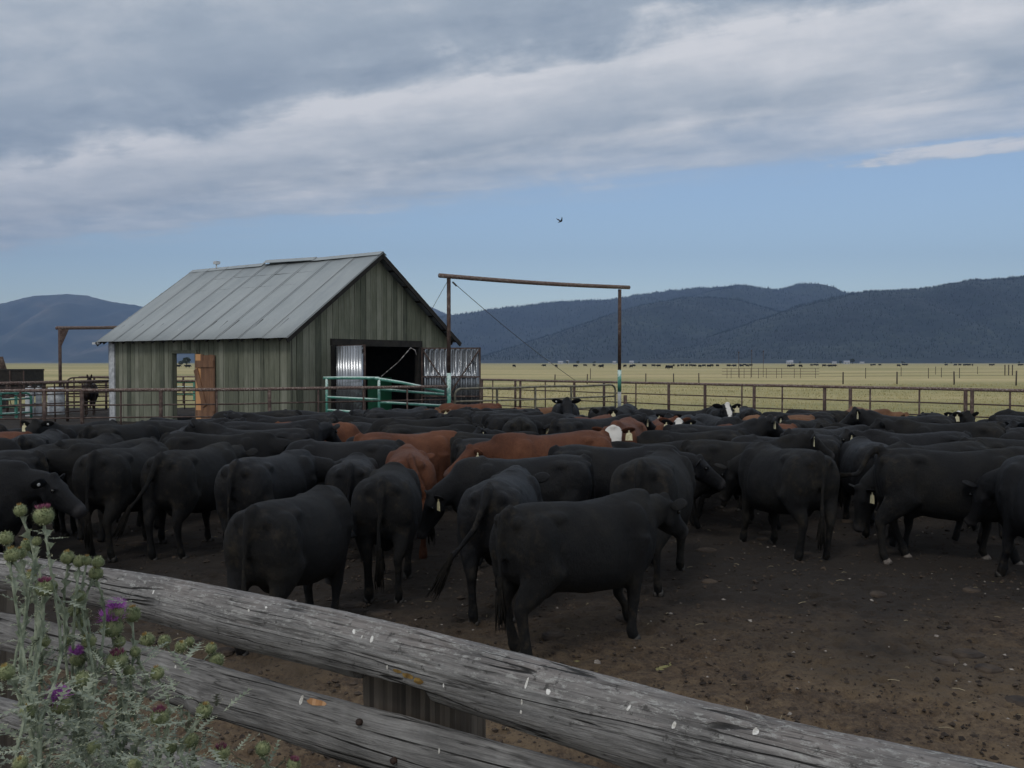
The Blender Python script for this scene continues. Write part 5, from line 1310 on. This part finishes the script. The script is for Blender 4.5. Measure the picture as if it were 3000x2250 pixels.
def tleaf(g, p, d, L, up):
    """lobed spiny blade"""
    d = d.normalized(); sd = d.cross(up); sd = sd.normalized() if sd.length > .05 else d.orthogonal().normalized()
    n = 7; curl = random.uniform(-.5, .3); nrm = sd.cross(d)
    mid = [p+d*(L*i/n)+nrm*(curl*L*(i/n)**2*.5)+sd*(.02*L*math.sin(i*1.7)) for i in range(n+1)]
    for i in range(n):
        t = i/n; w_ = L*.12*math.sin(math.pi*(t*.85+.12))
        for s in (-1, 1):
            tip = mid[i]*.45+mid[i+1]*.55+sd*(s*w_*random.uniform(.8, 1.5))+d*(L*.05)+nrm*random.uniform(-.02, .03)*L
            g.add([mid[i], mid[i+1], tip, mid[i]*.5+mid[i+1]*.5+sd*s*w_*.35], [(0, 3, 2), (3, 1, 2), (0, 1, 3)], 0)
            spine(g, tip, (tip-mid[i]), L*.07, .0007, 1)
HEADS = [ # picture column, row, depth, radius px, kind, plant
 (60, 1496, 2.0, 30, 'o', 0), (128, 1512, 2.0, 47, 'r', 0), (17, 1577, 1.9, 33, 'g', 0), (80, 1598, 2.05, 30, 'o', 0), (108, 1586, 2.0, 22, 'g', 0),
 (35, 1626, 1.9, 36, 'o', 0), (60, 1622, 1.95, 28, 'o', 0), (89, 1690, 2.0, 30, 'o', 0), (130, 1722, 1.95, 42, 'r', 0), (155, 1715, 2.0, 22, 'o', 0),
 (198, 1634, 2.1, 32, 'o', 1), (232, 1645, 2.1, 28, 'g', 1), (254, 1642, 2.1, 24, 'o', 1), (287, 1647, 2.15, 28, 'g', 1), (281, 1680, 2.15, 33, 'o', 1),
 (232, 1746, 2.1, 30, 'o', 1), (217, 1790, 2.1, 28, 'g', 1), (238, 1820, 2.15, 34, 'g', 1),
 (340, 1796, 2.2, 30, 'p', 2), (328, 1838, 2.2, 40, 'p', 2), (388, 1800, 2.25, 38, 'o', 2), (128, 1880, 2.0, 30, 'g', 0), (202, 1874, 2.15, 28, 'g', 1), (260, 1878, 2.1, 34, 'o', 2),
 (227, 1930, 2.1, 28, 'p', 1), (343, 1933, 2.1, 46, 'r', 2), (396, 1910, 2.2, 25, 'g', 2), (350, 1880, 2.2, 28, 'g', 2), (241, 1990, 2.0, 36, 'g', 1), (378, 1966, 2.15, 27, 'g', 2), (461, 1972, 2.15, 32, 'o', 3),
 (19, 1970, 1.8, 38, 'o', 0), (177, 2062, 1.95, 38, 'p', 1), (80, 2084, 1.85, 34, 'o', 0), (468, 2100, 2.05, 42, 'r', 3), (598, 2082, 2.1, 36, 'o', 3),
 (60, 2238, 1.7, 34, 'o', 0), (395, 2240, 1.85, 30, 'g', 3), (649, 2205, 2.15, 38, 'r', 4), (560, 2170, 2.2, 34, 'g', 4), (770, 2195, 2.25, 34, 'g', 4), (860, 2240, 2.3, 32, 'r', 4),
 (432, 1876, 3.6, 34, 'o', 5), (482, 1878, 3.6, 28, 'g', 5), (531, 1895, 3.55, 28, 'o', 5), (556, 1880, 3.6, 22, 'g', 5), (634, 1935, 3.7, 34, 'g', 5), (618, 1900, 3.7, 26, 'o', 5), (275, 2190, 1.9, 30, 'g', 2), (318, 2125, 2.2, 24, 'g', 2), (500, 2190, 2.1, 30, 'g', 3)]
PL = [(150, 3300, 1.7), (230, 3000, 1.95), (330, 2900, 2.05), (470, 2900, 2.0), (720, 2900, 2.2), (560, 2750, 3.6)]
LABS = ['tall spiny thistle at the left edge with the highest pink-tipped heads', 'thistle with a cluster of ochre buds rising over the top rail', 'thistle bearing two bright purple blooms before the middle rail', 'thistle with long bare stalks leaning right across the middle rail',
        'low thistle stalks at the bottom edge right of the big clump', 'thistle growing inside the pen, seen between the two rails']
plants = []
for k, (px, py, d) in enumerate(PL):
    q = P(px, 2200, d); q.z = 0; plants.append(q)
for k, q in enumerate(plants):
    o = thing('thistle', LABS[k], 'thistle', q, 0, 'thistles by the log fence'); hs = [h for h in HEADS if h[5] == k]
    st = MB(); lv = MB()
    zmax = max(P(h[0], h[1], h[2]).z for h in hs); mean = sum((P(h[0], h[1], h[2]) for h in hs), Vector())/len(hs)
    def trunk(z):
        t = z/zmax; return Vector((q.x+(mean.x-q.x)*t*t, q.y+(mean.y-q.y)*t*t, z))
    zt = zmax*.80
    tp = [trunk(zt*i/10)+Vector((.01*math.sin(i*2.1), .01*math.cos(i*1.7), 0)) for i in range(11)]
    st.tube([p-q for p in tp], [.0085-.0045*i/10 for i in range(11)], 8)
    stems = [tp]
    for (px, py, d, r, kind, _) in hs:
        p = P(px, py, d); rr = r/FPX*d*(.62 if kind != 'p' else .78)
        zb_ = max(.5, p.z-random.uniform(.16, .36)); zb_ = min(zb_, zt); b0 = trunk(zb_)
        dv = p-b0; ax = (Vector((dv.x*.5, dv.y*.5, abs(dv.z)))+Vector((random.uniform(-.05, .05), -.06, .05))).normalized()
        pe = p-ax*rr*.9
        m1 = b0+Vector((dv.x*.72+random.gauss(0, .02), dv.y*.72+random.gauss(0, .02), dv.z*.25)); m2 = pe-ax*(.05+.1*dv.length)+Vector((random.gauss(0, .012), random.gauss(0, .012), 0))
        ctl = [b0, m1, m2, pe]; path = [catmull(ctl, 3*i/9) for i in range(10)]
        st.tube([x-q for x in path], [.0035-.0010*i/9 for i in range(10)], 6)
        stems.append(path); head(o, p, ax, rr, kind, q)
    for path in stems:
        for i in range(len(path)-1):
            for u in range(3 if path is not tp else 9):
                t = random.random(); p = path[i]*(1-t)+path[i+1]*t; tg = (path[i+1]-path[i]).normalized()
                # spiny wings along the stalk
                an = random.random()*6.283; sd = tg.orthogonal(); sd.rotate(Matrix.Rotation(an, 3, tg)); sd.normalize()
                Lw = random.uniform(.007, .016)
                st.add([p-q-tg*.012, p-q+tg*.010, p-q+sd*Lw+tg*.004], [(0, 1, 2)], 0); spine(st, p-q+sd*Lw*.9+tg*.004, sd+tg*.3, .006, .0007, 1)
        nl = 16 if path is tp else 4
        for u in range(nl):
            i = random.randrange(0, len(path)-2 if path is not tp else len(path)-1); t = random.random()
            p = path[i]*(1-t)+path[min(i+1, len(path)-1)]*t; an = random.random()*6.283
            d_ = Vector((math.cos(an), math.sin(an), random.uniform(-.1, .8))); L_ = random.uniform(.03, .075) if path is not tp else random.uniform(.05, .13)
            tleaf(lv, p-q, d_, L_, Vector((0, 0, 1)))
    # lush lower growth
    nlow = (1100, 1100, 800, 420, 160, 120)[k]
    for u in range(nlow):
        z = random.uniform(.2, zmax*.86); c = trunk(z)+Vector((random.gauss(0, .14), random.gauss(0, .10), 0)); an = random.random()*6.283
        if (c-Vector((0, 0, c.z))).length > 0 and k < 5:
            n_ = Vector((LA.y-LB.y, LB.x-LA.x, 0)).normalized(); off = (Vector((c.x, c.y, 0))-LA).dot(n_ if n_.y > 0 else -n_)
            if off > -.09: continue
        tleaf(lv, c-q, Vector((math.cos(an), math.sin(an), random.uniform(-.1, .9))), random.uniform(.035, .095), Vector((0, 0, 1)))
    st.build('stem', [M_stem, M_spine], o); lv.build('leaves', [M_tleaf, M_spine], o)

# ------------------------------------------------------------------ swallow in the air
q = P(1643, 649, 16.); bird = thing('bird', 'small dark swallow flying in the clear sky above the gateway', 'bird', q, R(25)); bird.scale = (.72,)*3
g = MB(); g.tube([(-.07, 0, -.028), (-.05, 0, -.02), (-.02, 0, -.006), (.015, 0, .006), (.035, 0, .016), (.045, 0, .02)], [(.003, .003), (.012, .011), (.017, .015), (.014, .013), (.009, .009), (.002, .002)], 10)
wv = lambda s: [(.015, s*.008, .006), (.02, s*.045, .03), (-.005, s*.09, .062), (-.05, s*.15, .09), (-.03, s*.075, .036), (-.02, s*.01, .004)]
for s in (-1, 1):
    v = wv(s); g.add([Vector(p)+Vector((0, 0, h)) for h in (.0015, -.0015) for p in v], [(0, 1, 5), (1, 4, 5), (1, 2, 4), (2, 3, 4), (6, 11, 7), (7, 11, 10), (7, 10, 8), (8, 10, 9)])
    g.add([(-.06, s*.003, -.024), (-.05, s*.012, -.02), (-.125, s*.03, -.05)], [(0, 1, 2)])
M_bird = mat('dark_feathers', two((.006, .007, .012), (.015, .016, .025), 50), .6)
g.build('body', M_bird, bird, smooth=False)

# ------------------------------------------------------------------ haze
g = MB(); g.box(-9500, 9500, -60, 12300, -8, 1400)
M_haze = bpy.data.materials.new('haze'); M_haze.use_nodes = True; t = NT(M_haze.node_tree); t.n.clear()
vo = t.node('ShaderNodeVolumePrincipled', {'Color': (.40, .60, 1.0, 1), 'Density': HAZE_D, 'Anisotropy': .0})
t.node('ShaderNodeOutputMaterial', {'Volume': vo.outputs[0]})
tag(g.build('haze', M_haze), kind='stuff')
